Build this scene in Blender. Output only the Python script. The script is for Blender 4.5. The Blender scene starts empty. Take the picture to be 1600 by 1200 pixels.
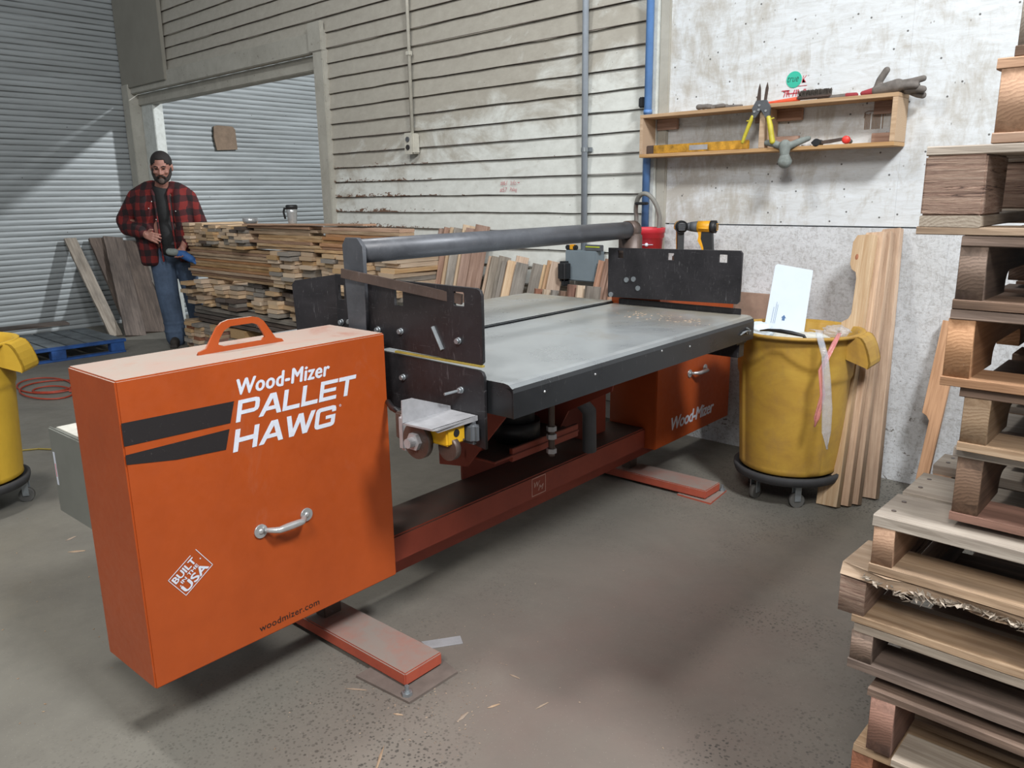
import bpy, bmesh, math, random
from mathutils import Vector, Matrix, Euler
random.seed(7)
C = bpy.context.scene.collection
PI = math.pi

# ------------------------------------------------------------------ camera
F_PX, YAW, PITCH, ROLL = 1230.43, 0.748487, 0.2362397, -0.0136673
cam_d = bpy.data.cameras.new('camera'); cam = bpy.data.objects.new('camera', cam_d); C.objects.link(cam)
cam_d.sensor_fit = 'HORIZONTAL'; cam_d.sensor_width = 36.0; cam_d.lens = 36.0*F_PX/1600.0
cam_d.clip_start = .02; cam_d.clip_end = 100
fwd = Vector((-math.sin(YAW)*math.cos(PITCH), math.cos(YAW)*math.cos(PITCH), -math.sin(PITCH)))
rt = Vector((math.cos(YAW), math.sin(YAW), 0)); up = rt.cross(fwd)
r2 = rt*math.cos(ROLL)+up*math.sin(ROLL); u2 = -rt*math.sin(ROLL)+up*math.cos(ROLL)
cam.matrix_world = Matrix(((r2.x, u2.x, -fwd.x, 0), (r2.y, u2.y, -fwd.y, 0), (r2.z, u2.z, -fwd.z, 1.38), (0, 0, 0, 1)))
bpy.context.scene.camera = cam

# ------------------------------------------------------------------ world, lamps, exposure
vs = bpy.context.scene.view_settings
vs.view_transform = 'Standard'; vs.look = 'None'; vs.gamma = 1; vs.use_curve_mapping = False; vs.exposure = 0.0
w = bpy.data.worlds.new('world'); bpy.context.scene.world = w; w.use_nodes = True
w.node_tree.nodes['Background'].inputs[0].default_value = (.86, .93, 1.0, 1)
w.node_tree.nodes['Background'].inputs[1].default_value = .27

def lamp(name, loc, power, size, col=(1, .97, .92), target=None):
    d = bpy.data.lights.new(name, 'AREA'); d.energy = power; d.shape = 'DISK'; d.size = size; d.color = col
    o = bpy.data.objects.new(name, d); o.location = loc; C.objects.link(o)
    if target is not None:
        o.rotation_euler = (Vector(target)-Vector(loc)).to_track_quat('-Z', 'Y').to_euler()
    return o
lamp('high_bay_or_fill_lamp', (1.5, 1.0, 4.7), 275, .85, (.96, .98, 1.0), (-.9, 3.0, 0.9))
lamp('high_bay_or_fill_lamp', (-3.2, 0.4, 5.0), 105, .6, (1, .98, .95))
lamp('high_bay_or_fill_lamp', (0.6, -2.4, 4.4), 190, 1.4, (1, .97, .93), (-1.5, 1.8, 0.5))  # unseen fill lamp, added behind the camera to brighten the front faces
lamp('high_bay_or_fill_lamp', (-2.6, 7.4, 4.85), 430, .3, (.95, .98, 1.0), (-8.6, 4.4, 1.0))

# ------------------------------------------------------------------ materials
def lin(h):
    h = h.lstrip('#'); v = [int(h[i:i+2], 16)/255 for i in (0, 2, 4)]
    return tuple([x/12.92 if x <= .04045 else ((x+.055)/1.055)**2.4 for x in v]+[1])
class NT:
    def __init__(s, name):
        s.m = bpy.data.materials.new(name); s.m.use_nodes = True; s.t = s.m.node_tree; s.n = s.t.nodes
        s.b = s.n['Principled BSDF']; s.tc = s.n.new('ShaderNodeTexCoord')
    def l(s, a, b): s.t.links.new(a, b)
    def mapping(s, sc=(1, 1, 1), src='Object', rnd=False):
        m = s.n.new('ShaderNodeMapping'); m.inputs['Scale'].default_value = sc
        s.l(s.tc.outputs[src], m.inputs[0])
        if rnd:
            oi = s.n.new('ShaderNodeObjectInfo'); mu = s.n.new('ShaderNodeVectorMath'); mu.operation = 'SCALE'
            cb = s.n.new('ShaderNodeCombineXYZ')
            for i in range(3): s.l(oi.outputs['Random'], cb.inputs[i])
            s.l(cb.outputs[0], mu.inputs[0]); mu.inputs['Scale'].default_value = 37.0
            s.l(mu.outputs[0], m.inputs['Location'])
        return m.outputs[0]
    def noise(s, vec, scale=5, detail=4, rough=.6, dist=0):
        n = s.n.new('ShaderNodeTexNoise'); n.inputs['Scale'].default_value = scale; n.inputs['Detail'].default_value = detail
        n.inputs['Roughness'].default_value = rough; n.inputs['Distortion'].default_value = dist; s.l(vec, n.inputs['Vector'])
        return n.outputs['Fac']
    def vor(s, vec, scale=5, out='Distance', feat='F1'):
        n = s.n.new('ShaderNodeTexVoronoi'); n.feature = feat; n.inputs['Scale'].default_value = scale; s.l(vec, n.inputs['Vector'])
        return n.outputs[out]
    def vor2(s, vec, scale=5):
        n = s.n.new('ShaderNodeTexVoronoi'); n.voronoi_dimensions = '2D'; n.inputs['Scale'].default_value = scale; s.l(vec, n.inputs['Vector'])
        return n.outputs['Distance']
    def ramp(s, fac, stops):
        r = s.n.new('ShaderNodeValToRGB'); e = r.color_ramp.elements
        while len(e) < len(stops): e.new(.5)
        for el, (p, c) in zip(e, stops): el.position = p; el.color = c if isinstance(c, tuple) else (c, c, c, 1)
        s.l(fac, r.inputs[0]); return r.outputs[0]
    def math(s, op, a, b=0.0):
        n = s.n.new('ShaderNodeMath'); n.operation = op
        for i, v in enumerate((a, b)):
            if isinstance(v, (int, float)): n.inputs[i].default_value = v
            else: s.l(v, n.inputs[i])
        return n.outputs[0]
    def mix(s, fac, a, b, mode='MIX'):
        n = s.n.new('ShaderNodeMix'); n.data_type = 'RGBA'; n.blend_type = mode
        if isinstance(fac, (int, float)): n.inputs[0].default_value = fac
        else: s.l(fac, n.inputs[0])
        for i, v in ((6, a), (7, b)):
            if isinstance(v, tuple): n.inputs[i].default_value = v
            else: s.l(v, n.inputs[i])
        return n.outputs[2]
    def sep(s, vec):
        n = s.n.new('ShaderNodeSeparateXYZ'); s.l(vec, n.inputs[0]); return n.outputs
    def upmask(s, lo=.6, hi=.9):
        g = s.n.new('ShaderNodeNewGeometry'); z = s.sep(g.outputs['Normal'])[2]
        r = s.n.new('ShaderNodeMapRange'); r.inputs[1].default_value = lo; r.inputs[2].default_value = hi; s.l(z, r.inputs[0]); return r.outputs[0]
    def pos(s):
        g = s.n.new('ShaderNodeNewGeometry'); return g.outputs['Position']
    def range(s, v, a, b, c=0., d=1.):
        r = s.n.new('ShaderNodeMapRange'); s.l(v, r.inputs[0])
        for i, x in enumerate((a, b, c, d)): r.inputs[i+1].default_value = x
        return r.outputs[0]
    def done(s, col=None, rough=.6, metal=0, bump=None, bs=.3, bd=.005, spec=None):
        if col is not None:
            if isinstance(col, tuple): s.b.inputs['Base Color'].default_value = col
            else: s.l(col, s.b.inputs['Base Color'])
        if isinstance(rough, (int, float)): s.b.inputs['Roughness'].default_value = rough
        else: s.l(rough, s.b.inputs['Roughness'])
        s.b.inputs['Metallic'].default_value = metal
        if spec is not None: s.b.inputs['Specular IOR Level'].default_value = spec
        if bump is not None:
            b = s.n.new('ShaderNodeBump'); b.inputs['Strength'].default_value = bs; b.inputs['Distance'].default_value = bd
            s.l(bump, b.inputs['Height']); s.l(b.outputs[0], s.b.inputs['Normal'])
        return s.m
def plain(name, h, rough=.6, metal=0, var=.12, scale=12, bs=.1):
    k = NT(name); v = k.mapping(rnd=True); n = k.noise(v, scale, 5, .65); c = lin(h)
    dk = tuple([x*(1-var*2) for x in c[:3]]+[1]); lt = tuple([min(1, x*(1+var)) for x in c[:3]]+[1])
    return k.done(k.ramp(n, [(.3, dk), (.7, lt)]), rough, metal, n, bs, .002)
def wood(name, light, dark, stain=None, st=.35, rough=.75, grain=1.0, objvar=.25):
    k = NT(name); v = k.mapping((1.3, 26, 26), rnd=True); n = k.noise(v, 1.6*grain, 6, .65, .6)
    v2 = k.mapping((5, 160, 160), rnd=True); n2 = k.noise(v2, 1.0, 3, .6)
    v3 = k.mapping((4, 12, 12), rnd=True); n3 = k.noise(v3, 1.1, 4, .6)
    c = k.ramp(n, [(.32, lin(dark)), (.62, lin(light))])
    c = k.mix(k.math('MULTIPLY', k.ramp(n2, [(.46, 0.), (.66, 1.)]), .55), c, lin(dark))
    if stain: c = k.mix(k.math('MULTIPLY', k.ramp(n3, [(.45, 0.), (.7, 1.)]), st*2), c, lin(stain))
    q = k.sep(k.mapping((1, 1, 1))); yy = k.math('ADD', q[1], .02); zz = k.math('ADD', q[2], .085)
    rr = k.math('SQRT', k.math('ADD', k.math('MULTIPLY', yy, yy), k.math('MULTIPLY', zz, zz)))
    rg = k.math('FRACT', k.math('ADD', k.math('MULTIPLY', rr, 170), k.math('MULTIPLY', k.noise(k.mapping((1, 20, 20), rnd=True), 2, 3, .6), 2.5)))
    endm = k.math('GREATER_THAN', k.math('ABSOLUTE', k.sep(k.tc.outputs['Normal'])[0]), .85)
    endc = k.mix(k.ramp(rg, [(.2, .0), (.55, .35), (.85, .75), (1., .1)]), lin(light), lin(dark))
    c = k.mix(endm, c, endc)
    oi = k.n.new('ShaderNodeObjectInfo'); hv = k.n.new('ShaderNodeHueSaturation')
    k.l(c, hv.inputs['Color']); k.l(k.range(oi.outputs['Random'], 0, 1, 1-objvar*.8, 1+objvar*.5), hv.inputs['Value'])
    k.l(k.range(k.math('FRACT', k.math('MULTIPLY', oi.outputs['Random'], 7.3)), 0, 1, .75, 1.15), hv.inputs['Saturation'])
    return k.done(hv.outputs[0], rough, 0, n2, .35, .002)

def m_orange():
    k = NT('orange_paint'); v = k.mapping(); n = k.noise(v, 4, 6, .7); n2 = k.noise(v, 40, 3, .6)
    c = k.ramp(n, [(.3, lin('#a04518')), (.7, lin('#ae4d1c'))])
    sc = k.noise(k.mapping((3, 30, 6)), 2, 5, .8, 1.)
    c = k.mix(k.ramp(sc, [(.68, 0.), (.78, .45)]), c, lin('#7a3a20')); c = k.mix(k.ramp(k.noise(k.mapping((1, 2.5, 1.2)), 3, 6, .75, .6), [(.60, 0.), (.8, .35)]), c, lin('#a8684e'))
    dust = k.ramp(k.noise(k.mapping((2.5, 2.0, 2)), 2.2, 6, .65, .5), [(.3, lin('#a07a6c')), (.42, lin('#a8958a')), (.6, lin('#a39a90')), (.75, lin('#a88a7c'))])
    c = k.mix(k.math('MULTIPLY', k.upmask(.75, .95), .92), c, dust)
    r = k.range(n2, .3, .7, .38, .5)
    return k.done(c, k.math('MAXIMUM', r, k.math('MULTIPLY', k.upmask(), .85)), 0, n2, .04, .001)
def m_red():
    k = NT('red_frame_paint'); v = k.mapping(); n = k.noise(v, 5, 6, .7)
    c = k.ramp(n, [(.3, lin('#7e3424')), (.7, lin('#94402c'))])
    d = k.noise(k.mapping(), 9, 5, .7)
    c = k.mix(k.math('MULTIPLY', k.upmask(.75, .95), k.ramp(d, [(.25, .75), (.6, .98)])), c, lin('#4a403a'))  # dark tops: brown dust, with some shadow painted into its colour
    return k.done(c, .6, 0, n, .05, .001)
def m_foot():
    k = NT('foot_paint'); n = k.noise(k.mapping(), 14, 6, .7)
    c = k.ramp(n, [(.3, lin('#a04a38')), (.7, lin('#b4553c'))])
    d = k.noise(k.mapping(), 5, 5, .7)
    c = k.mix(k.math('MULTIPLY', k.upmask(.75, .95), k.ramp(d, [(.3, .5), (.55, 1.)])), c, lin('#8c8078'))
    return k.done(c, .7, 0, n, .1, .001)
def m_blacksteel(name='black_steel', base='#222123', hi='#343235'):
    k = NT(name); v = k.mapping(); n = k.noise(v, 6, 7, .7, .6); s1 = k.noise(k.mapping((55, 8, 9)), 2, 4, .7, 1.5)
    c = k.ramp(n, [(.3, lin(base)), (.7, lin(hi))])
    c = k.mix(k.ramp(s1, [(.60, 0.), (.74, .5)]), c, lin('#7c7a7c')); c = k.mix(k.ramp(k.noise(k.mapping((6, 8, 70)), 2, 4, .7, 2.), [(.64, 0.), (.75, .45)]), c, lin('#88868a'))
    return k.done(c, k.range(n, .3, .7, .34, .52), .25, n, .06, .001)
def m_stripe():
    k = NT('scratched_black_decal'); n = k.noise(k.mapping(), 30, 6, .75, 1.5); n2 = k.noise(k.mapping((1, 14, 20), rnd=False), 3, 5, .8, 3.0)
    c = k.mix(k.ramp(n2, [(.62, 0.), (.70, .5)]), lin('#242122'), lin('#6c6463')); c = k.mix(k.ramp(n, [(.66, 0.), (.72, .6)]), c, lin('#77706e'))
    return k.done(c, .5)
def m_table():
    k = NT('table_steel'); v = k.mapping((1, 1, 1)); n = k.noise(v, 3.2, 7, .65, .4)
    s1 = k.noise(k.mapping((9, 60, 9)), 1.6, 4, .7, 1.0)
    c = k.ramp(n, [(.3, lin('#202123')), (.7, lin('#2f3134'))])
    c = k.mix(k.ramp(s1, [(.64, 0.), (.74, .5)]), c, lin('#8a8c8c'))
    # dust and polished wear lying on the flat top
    top = k.ramp(n, [(.3, lin('#8e9396')), (.55, lin('#a4a9ab')), (.75, lin('#96938c'))])
    y = k.sep(k.tc.outputs['Object'])[1]
    far = k.math('MULTIPLY', k.range(y, .1, .9), k.ramp(k.noise(v, 5, 5, .7), [(.35, .2), (.6, .9)]))
    top = k.mix(far, top, lin('#9a8f7a'))
    u = k.upmask(.55, .95)
    c = k.mix(u, c, top)
    return k.done(c, k.range(n, .3, .7, .24, .36), .3, n, .03, .001)
MAT = {}
MAT['orange'] = m_orange(); MAT['red'] = m_red(); MAT['foot'] = m_foot()
MAT['stripe'] = m_stripe(); MAT['black'] = m_blacksteel(); MAT['table'] = m_table(); MAT['rail'] = m_blacksteel('rail_steel', '#4a4c51', '#63666c')
MAT['brownsteel'] = m_blacksteel('rusty_steel', '#4b403b', '#66564e')
MAT['dusty_steel'] = plain('dusty_steel', '#6f645d', .8)
MAT['galv'] = plain('galvanised_steel', '#9aa0a4', .35, .6, .12, 30)
MAT['pipe_grey'] = plain('grey_conduit', '#a3acb6', .4, .15, .05, 20)
MAT['chrome'] = plain('brushed_chrome', '#bfc1c1', .28, .55, .05, 20)
MAT['silver'] = plain('sheet_metal', '#b0b0b3', .35, .25, .12, 15)
MAT['white_paint'] = plain('lettering_white', '#d6dbe6', .5, 0, .04, 60)
MAT['black_paint'] = plain('lettering_black', '#232120', .5, 0, .1, 60)
MAT['pink_paint'] = plain('lettering_pale', '#c49a8c', .6, 0, .1, 60)
MAT['grey_plastic'] = plain('grey_plastic', '#55585c', .6)
MAT['black_plastic'] = plain('black_plastic', '#232426', .5)
MAT['yellow_box'] = plain('yellow_box_paint', '#d9a81e', .5, 0, .08, 20)
MAT['level_yellow'] = plain('worn_level_yellow', '#b98a2c', .6, 0, .3, 25)
MAT['tool_yellow'] = plain('tool_yellow', '#e0a020', .45, 0, .06, 30)
MAT['enclosure'] = plain('enclosure_grey', '#7c7d76', .5, .1, .06, 6)
MAT['enclosure_top'] = plain('enclosure_dust', '#c9c7bd', .8)
MAT['box_grey'] = plain('box_blue_grey', '#77838a', .5, 0, .05, 8)
MAT['rubber'] = plain('rubber', '#3a3a3c', .8)
MAT['wheel'] = plain('caster_rubber', '#5c5b58', .7)
MAT['white_foam'] = plain('white_foam_board', '#ccd8e2', .7, 0, .02, 10)
MAT['blue_ink'] = plain('blue_ink', '#4a6f9c', .6)
MAT['cardboard'] = plain('cardboard', '#8c7866', .85)
MAT['cardboard2'] = plain('tan_cardboard', '#9c8474', .85)
MAT['blue_paint'] = plain('pallet_blue', '#1f4a86', .75, 0, .2, 9)
MAT['blue_worn'] = plain('pallet_blue_worn', '#5d6468', .85, 0, .25, 6)
MAT['blue_pipe'] = plain('blue_pipe_paint', '#5d86bd', .4, 0, .08, 10)
MAT['cord_red'] = plain('red_cord', '#a23c26', .6)
MAT['cord_yellow'] = plain('yellow_cord', '#a08c40', .6)
MAT['bucket'] = plain('red_bucket_plastic', '#c8303c', .45, 0, .05, 10)
MAT['bucket_orange'] = plain('orange_label', '#e07a3a', .5)
MAT['conduit'] = plain('painted_conduit', '#c9c6ba', .5, .1, .08, 20)
MAT['hose'] = plain('flexible_conduit', '#83827c', .6)
MAT['level_green'] = plain('green_level_vial', '#c0cc30', .4)
MAT['teal'] = plain('teal_sticker', '#35b79d', .6, 0, .05, 12)
MAT['marker_red'] = plain('red_marker', '#c03a4a', .7)
MAT['marker_dark'] = plain('dark_marker', '#2c5a50', .7)
MAT['hole_dark'] = plain('nail_hole', '#2c2a2a', .9)
MAT['glove'] = plain('glove_grey', '#6e6863', .85, 0, .15, 40)
MAT['glove_light'] = plain('glove_light_grey', '#7f8682', .85, 0, .15, 40)
MAT['glove_red'] = plain('glove_red', '#93343c', .85)
MAT['tool_red'] = plain('tool_red', '#d8382e', .45)
MAT['tool_orange'] = plain('tool_orange', '#e8593a', .5)
MAT['snip_yellow'] = plain('grip_yellow', '#c4b83c', .5)
MAT['bristle'] = plain('bristles', '#4c4640', .9, 0, .3, 90, .8)
MAT['plastic_clear'] = None
MAT['glove_blue'] = plain('blue_glove', '#2b5a96', .7)
MAT['jeans'] = plain('denim', '#46566c', .85, 0, .2, 7, .3)
MAT['tee'] = plain('black_shirt', '#1e1f20', .85)
MAT['skin'] = plain('skin', '#9c6e60', .55, 0, .06, 9)
MAT['hair'] = plain('dark_hair', '#211b19', .8, 0, .2, 80, .6)
MAT['beard'] = plain('greying_beard', '#5a4d47', .85, 0, .25, 70, .6)
MAT['boot'] = plain('worn_boot', '#2e2925', .8, 0, .2, 20)
MAT['eye'] = plain('eye_dark', '#1c1512', .4)
MAT['pine'] = wood('fresh_pine', '#d0b899', '#b08f6b', None)
MAT['pine2'] = wood('cut_lumber', '#c6aa86', '#a07d58', '#876a4c', .25)
MAT['grey_wood'] = wood('weathered_wood', '#9b9388', '#71675c', '#5c564f', .3)
MAT['dark_wood'] = wood('dark_old_board', '#6a5d54', '#463c36', '#352e2a', .3)
MAT['pallet_tan'] = wood('pallet_tan', '#b8a189', '#8f765e', '#6f5d4e', .3)
MAT['pallet_grey'] = wood('pallet_grey', '#b8ad9f', '#918477', '#6c6158', .25)
MAT['pallet_red'] = wood('pallet_reddish', '#a0705a', '#7a5240', '#5a4034', .3)
MAT['pallet_brown'] = wood('pallet_brown', '#8c7463', '#604d41', '#463a32', .35)
MAT['pallet_orange'] = wood('pallet_orange', '#b98f6c', '#946c4c', None)
MAT['leaning'] = wood('leaning_lumber', '#c6a98c', '#a18064', '#846650', .18)
MAT['pinkish'] = wood('pink_lumber', '#b3907c', '#8a6650', '#6c5040', .2)
MAT['shelf_wood'] = wood('shelf_pine', '#c4a582', '#a5845f', None, objvar=.05)
def m_plaid():
    k = NT('red_plaid'); p = k.sep(k.mapping(rnd=False)); 
    n = k.noise(k.mapping((1, 1, 1)), 9, 2, .5)
    fx = k.math('GREATER_THAN', k.math('FRACT', k.math('ADD', k.math('DIVIDE', p[0], .11), k.math('MULTIPLY', n, .5))), .5)
    fz = k.math('GREATER_THAN', k.math('FRACT', k.math('ADD', k.math('DIVIDE', p[2], .12), k.math('MULTIPLY', n, .5))), .5)
    s = k.math('MULTIPLY', k.math('ADD', fx, fz), .5)
    c = k.ramp(s, [(0, lin('#6e1c19')), (.5, lin('#401417')), (1, lin('#1c1013'))])
    return k.done(c, .9, 0, k.noise(k.mapping(), 60, 3, .6), .3, .003)
MAT['plaid'] = m_plaid()
def m_laminate():
    k = NT('laminated_block'); v = k.mapping((2, 3, 50)); n = k.noise(v, 3, 6, .8, 1.0)
    c = k.ramp(n, [(.36, lin('#4a3a33')), (.43, lin('#96796a')), (.56, lin('#b39886')), (.7, lin('#c8b3a4'))])
    return k.done(c, .85, 0, n, .8, .008)
MAT['laminate'] = m_laminate()
def m_rubbermaid():
    k = NT('yellow_can_plastic'); n = k.noise(k.mapping((1, 1, 1.6)), 3.5, 7, .7, .5); n2 = k.noise(k.mapping((1, 1, .6)), 9, 5, .7)
    c = k.ramp(n, [(.3, lin('#9c7634')), (.5, lin('#b08a38')), (.7, lin('#bd9a40'))])
    c = k.mix(k.ramp(n2, [(.5, 0.), (.75, .5)]), c, lin('#8c6c48'))
    return k.done(c, .5, 0, n2, .08, .003)
MAT['can'] = m_rubbermaid()
def m_can2():
    k = NT('bright_yellow_can_plastic'); n = k.noise(k.mapping((1, 1, .6)), 4, 6, .7, .3)
    return k.done(k.ramp(n, [(.3, lin('#b8932a')), (.7, lin('#d2aa36'))]), .5, 0, n, .05, .002)
MAT['can2'] = m_can2()
def m_film():
    k = NT('clear_plastic_film'); k.b.inputs['Alpha'].default_value = .3; k.b.inputs['Base Color'].default_value = lin('#c8ced8')
    n = k.noise(k.mapping(), 30, 3, .6); return k.done(None, .2, 0, n, .6, .01)
MAT['film'] = m_film()
def m_film2():
    k = NT('pink_plastic_film'); k.b.inputs['Alpha'].default_value = .55; k.b.inputs['Base Color'].default_value = lin('#d88a8a')
    n = k.noise(k.mapping(), 30, 3, .6); return k.done(None, .3, 0, n, .6, .01)
MAT['film_pink'] = m_film2()
# --- setting
def m_floor():
    k = NT('concrete_floor'); P = k.pos()
    mp = k.n.new('ShaderNodeMapping'); k.l(P, mp.inputs[0])
    n = k.noise(mp.outputs[0], .9, 8, .65, .5); n2 = k.noise(mp.outputs[0], 6, 7, .7); n3 = k.noise(mp.outputs[0], 60, 4, .6)
    c = k.ramp(n, [(.3, lin('#625f59')), (.5, lin('#706d65')), (.7, lin('#7a776e'))])
    c = k.mix(k.ramp(n2, [(.45, 0.), (.75, .45)]), c, lin('#5f5b54'))
    # reddish sawdust film around the machine
    s = k.sep(P)
    dx = k.math('ADD', s[0], 1.2); dy = k.math('SUBTRACT', s[1], 1.9)
    d = k.math('SQRT', k.math('ADD', k.math('MULTIPLY', dx, dx), k.math('MULTIPLY', k.math('MULTIPLY', dy, dy), .35)))
    red = k.math('MULTIPLY', k.range(d, .85, .15), k.ramp(k.noise(mp.outputs[0], 2.2, 6, .7), [(.3, .35), (.65, .9)]))
    c = k.mix(red, c, lin('#75645d'))
    # worn aggregate speckle
    m5 = k.n.new('ShaderNodeMapping'); k.l(P, m5.inputs[0]); m5.inputs['Scale'].default_value = (1, 1, 0)
    area = k.math('ADD', k.range(d, .3, 1.2, -.15, .2), k.noise(mp.outputs[0], 1.6, 4, .6)); area = k.math('MULTIPLY', k.ramp(area, [(.42, 0.), (.58, 1.)]), k.range(s[0], -2.2, -1.2))
    for sc_, r_ in ((45, .16), (24, .12), (70, .2)):
        sp = k.math('MULTIPLY', k.ramp(k.vor2(m5.outputs[0], sc_), [(r_*.8, 1.), (r_*1.25, 0.)]), k.math('MULTIPLY', area, k.ramp(k.noise(m5.outputs[0], sc_*.6, 2, .5), [(.44, 0.), (.54, .95)])))
        c = k.mix(sp, c, lin('#3a3733'))
    v2 = k.vor(mp.outputs[0], 95); c = k.mix(k.ramp(v2, [(.05, .55), (.1, 0.)]), c, lin('#b3aca2'))
    return k.done(c, k.range(n2, .3, .7, .5, .75), 0, n3, .12, .003)
def m_siding():
    k = NT('painted_siding'); P = k.pos(); s = k.sep(P)
    mp = k.n.new('ShaderNodeMapping'); k.l(P, mp.inputs[0]); mp.inputs['Scale'].default_value = (1, 1, 1.6)
    n = k.noise(mp.outputs[0], 2.2, 8, .7, .6); n2 = k.noise(mp.outputs[0], 11, 6, .7)
    old = k.ramp(n2, [(.3, lin('#a29d92')), (.7, lin('#b1ada2'))])
    new = k.ramp(n2, [(.3, lin('#c6c8c2')), (.7, lin('#d9dcd7'))])
    # repainted lower right area, old paint higher and to the left
    a = k.math('ADD', k.range(s[2], 2.3, 1.2), k.math('MULTIPLY', k.range(s[0], -5.5, -2.6), .6))
    a = k.math('ADD', a, k.math('MULTIPLY', k.math('SUBTRACT', n, .5), 1.8))
    c = k.mix(k.ramp(a, [(.62, 0.), (.95, 1.)]), old, new)
    # peeled paint near the board edges, low on the left
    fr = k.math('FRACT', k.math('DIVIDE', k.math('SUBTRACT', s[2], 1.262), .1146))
    edge = k.range(fr, .5, .02)
    m3 = k.n.new('ShaderNodeMapping'); k.l(P, m3.inputs[0]); m3.inputs['Scale'].default_value = (1, 1, 2.2)
    pe = k.noise(m3.outputs[0], 16, 5, .7, .8)
    zone = k.math('MULTIPLY', k.range(s[2], 1.95, 1.45), k.range(s[0], -3.9, -4.9))
    pm = k.math('ADD', k.math('MULTIPLY', edge, .28), k.math('MULTIPLY', zone, .22)); pm = k.math('ADD', pm, k.math('SUBTRACT', pe, .95))
    c = k.mix(k.ramp(pm, [(0., 0.), (.02, 1.)]), c, lin('#6e5444'))
    sp = k.math('MULTIPLY', k.ramp(k.vor(mp.outputs[0], 16), [(.04, 1.), (.06, 0.)]), k.ramp(n, [(.5, 0.), (.55, 1.)]))
    c = k.mix(sp, c, lin('#5a5148'))
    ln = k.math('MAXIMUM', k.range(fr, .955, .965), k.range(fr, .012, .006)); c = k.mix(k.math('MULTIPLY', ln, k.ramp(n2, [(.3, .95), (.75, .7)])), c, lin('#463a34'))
    return k.done(c, .65, 0, n2, .15, .004)
def m_ply():
    k = NT('white_plywood'); P = k.pos(); s = k.sep(P)
    def mpg(sc, rot=(0, 0, 0)):
        m = k.n.new('ShaderNodeMapping'); k.l(P, m.inputs[0]); m.inputs['Scale'].default_value = sc; m.inputs['Rotation'].default_value = rot; return m.outputs[0]
    a = mpg((1, 0, 1.5)); b = mpg((1, 0, 5)); n = k.noise(a, 1.6, 8, .72, .8); n2 = k.noise(b, 7, 8, .78, 1.2); n3 = k.noise(mpg((3, 0, 1)), 5, 7, .75, .6)
    c = k.ramp(n2, [(.3, lin('#c0c2c1')), (.5, lin('#d3d7d9')), (.7, lin('#dde3e8'))])
    dirt = k.math('ADD', k.math('SUBTRACT', n, .5), k.math('MULTIPLY', k.range(s[0], -1.4, -2.4), .12)); dirt = k.math('ADD', dirt, k.math('MULTIPLY', k.math('SUBTRACT', n3, .5), .8))
    c = k.mix(k.ramp(dirt, [(.0, 0.), (.22, .75)]), c, lin('#aaa498'))
    c = k.mix(k.ramp(k.noise(mpg((1, 0, 7), (0, .3, 0)), 12, 4, .8, 2.0), [(.68, 0.), (.74, .6)]), c, lin('#8d8880'))
    c = k.mix(k.ramp(k.vor2(mpg((1, 1, 1), (PI/2, 0, 0)), 5.5), [(.018, .9), (.03, 0.)]), c, lin('#45423f'))
    c = k.mix(k.ramp(k.vor2(mpg((1.3, 1, .8), (PI/2, .5, 0)), 7), [(.015, .6), (.03, 0.)]), c, lin('#6c675f'))
    return k.done(c, .5, 0, n2, .12, .003)
def m_osb():
    k = NT('whitewashed_osb'); P = k.pos(); s = k.sep(P); n = k.noise(P, 2.5, 7, .7, .5)
    m1 = k.n.new('ShaderNodeMapping'); k.l(P, m1.inputs[0]); m1.inputs['Scale'].default_value = (1, 0, .5); m1.inputs['Rotation'].default_value = (0, .6, 0)
    m2 = k.n.new('ShaderNodeMapping'); k.l(P, m2.inputs[0]); m2.inputs['Scale'].default_value = (.45, 0, 1); m2.inputs['Rotation'].default_value = (0, .4, 0)
    f1 = k.noise(m1.outputs[0], 60, 5, .8, .8); f2 = k.noise(m2.outputs[0], 48, 5, .8, 1.2)
    c = k.ramp(n, [(.3, lin('#c0c2c3')), (.7, lin('#dadee2'))])
    fl = k.math('MULTIPLY', f1, f2)
    c = k.mix(k.ramp(fl, [(.17, .5), (.26, 0.)]), c, lin('#8c8883')); c = k.mix(k.ramp(fl, [(.28, 0.), (.38, .6)]), c, lin('#d8dadc'))
    m3 = k.n.new('ShaderNodeMapping'); k.l(P, m3.inputs[0]); m3.inputs['Scale'].default_value = (1, 0, 1.3)
    chips = k.noise(m3.outputs[0], 24, 5, .75, 1.2); zz = k.math('ADD', chips, k.range(s[2], .9, 0., 0., .09))
    c = k.mix(k.ramp(zz, [(.68, 0.), (.71, .85)]), c, lin('#5f564e'))
    return k.done(c, .65, 0, fl, .5, .006)
def m_corr():
    k = NT('painted_corrugated_metal'); P = k.pos(); mp = k.n.new('ShaderNodeMapping'); k.l(P, mp.inputs[0]); mp.inputs['Scale'].default_value = (1, .35, 3)
    n = k.noise(mp.outputs[0], 2.0, 7, .7, .5); n2 = k.noise(mp.outputs[0], 12, 5, .7)
    c = k.ramp(n, [(.35, lin('#8c9192')), (.65, lin('#a2a8aa'))])
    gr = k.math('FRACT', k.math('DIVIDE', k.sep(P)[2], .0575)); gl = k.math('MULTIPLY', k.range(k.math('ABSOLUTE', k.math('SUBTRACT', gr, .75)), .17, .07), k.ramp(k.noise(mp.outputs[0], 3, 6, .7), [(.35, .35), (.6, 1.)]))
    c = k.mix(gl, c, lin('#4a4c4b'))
    c = k.mix(k.ramp(n2, [(.64, 0.), (.74, .5)]), c, lin('#6c6f6e'))
    c = k.mix(k.ramp(k.vor(P, 6), [(.03, 1.), (.04, 0.)]), c, lin('#4c4a4a'))
    return k.done(c, .5, .1, n2, .2, .004)
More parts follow.
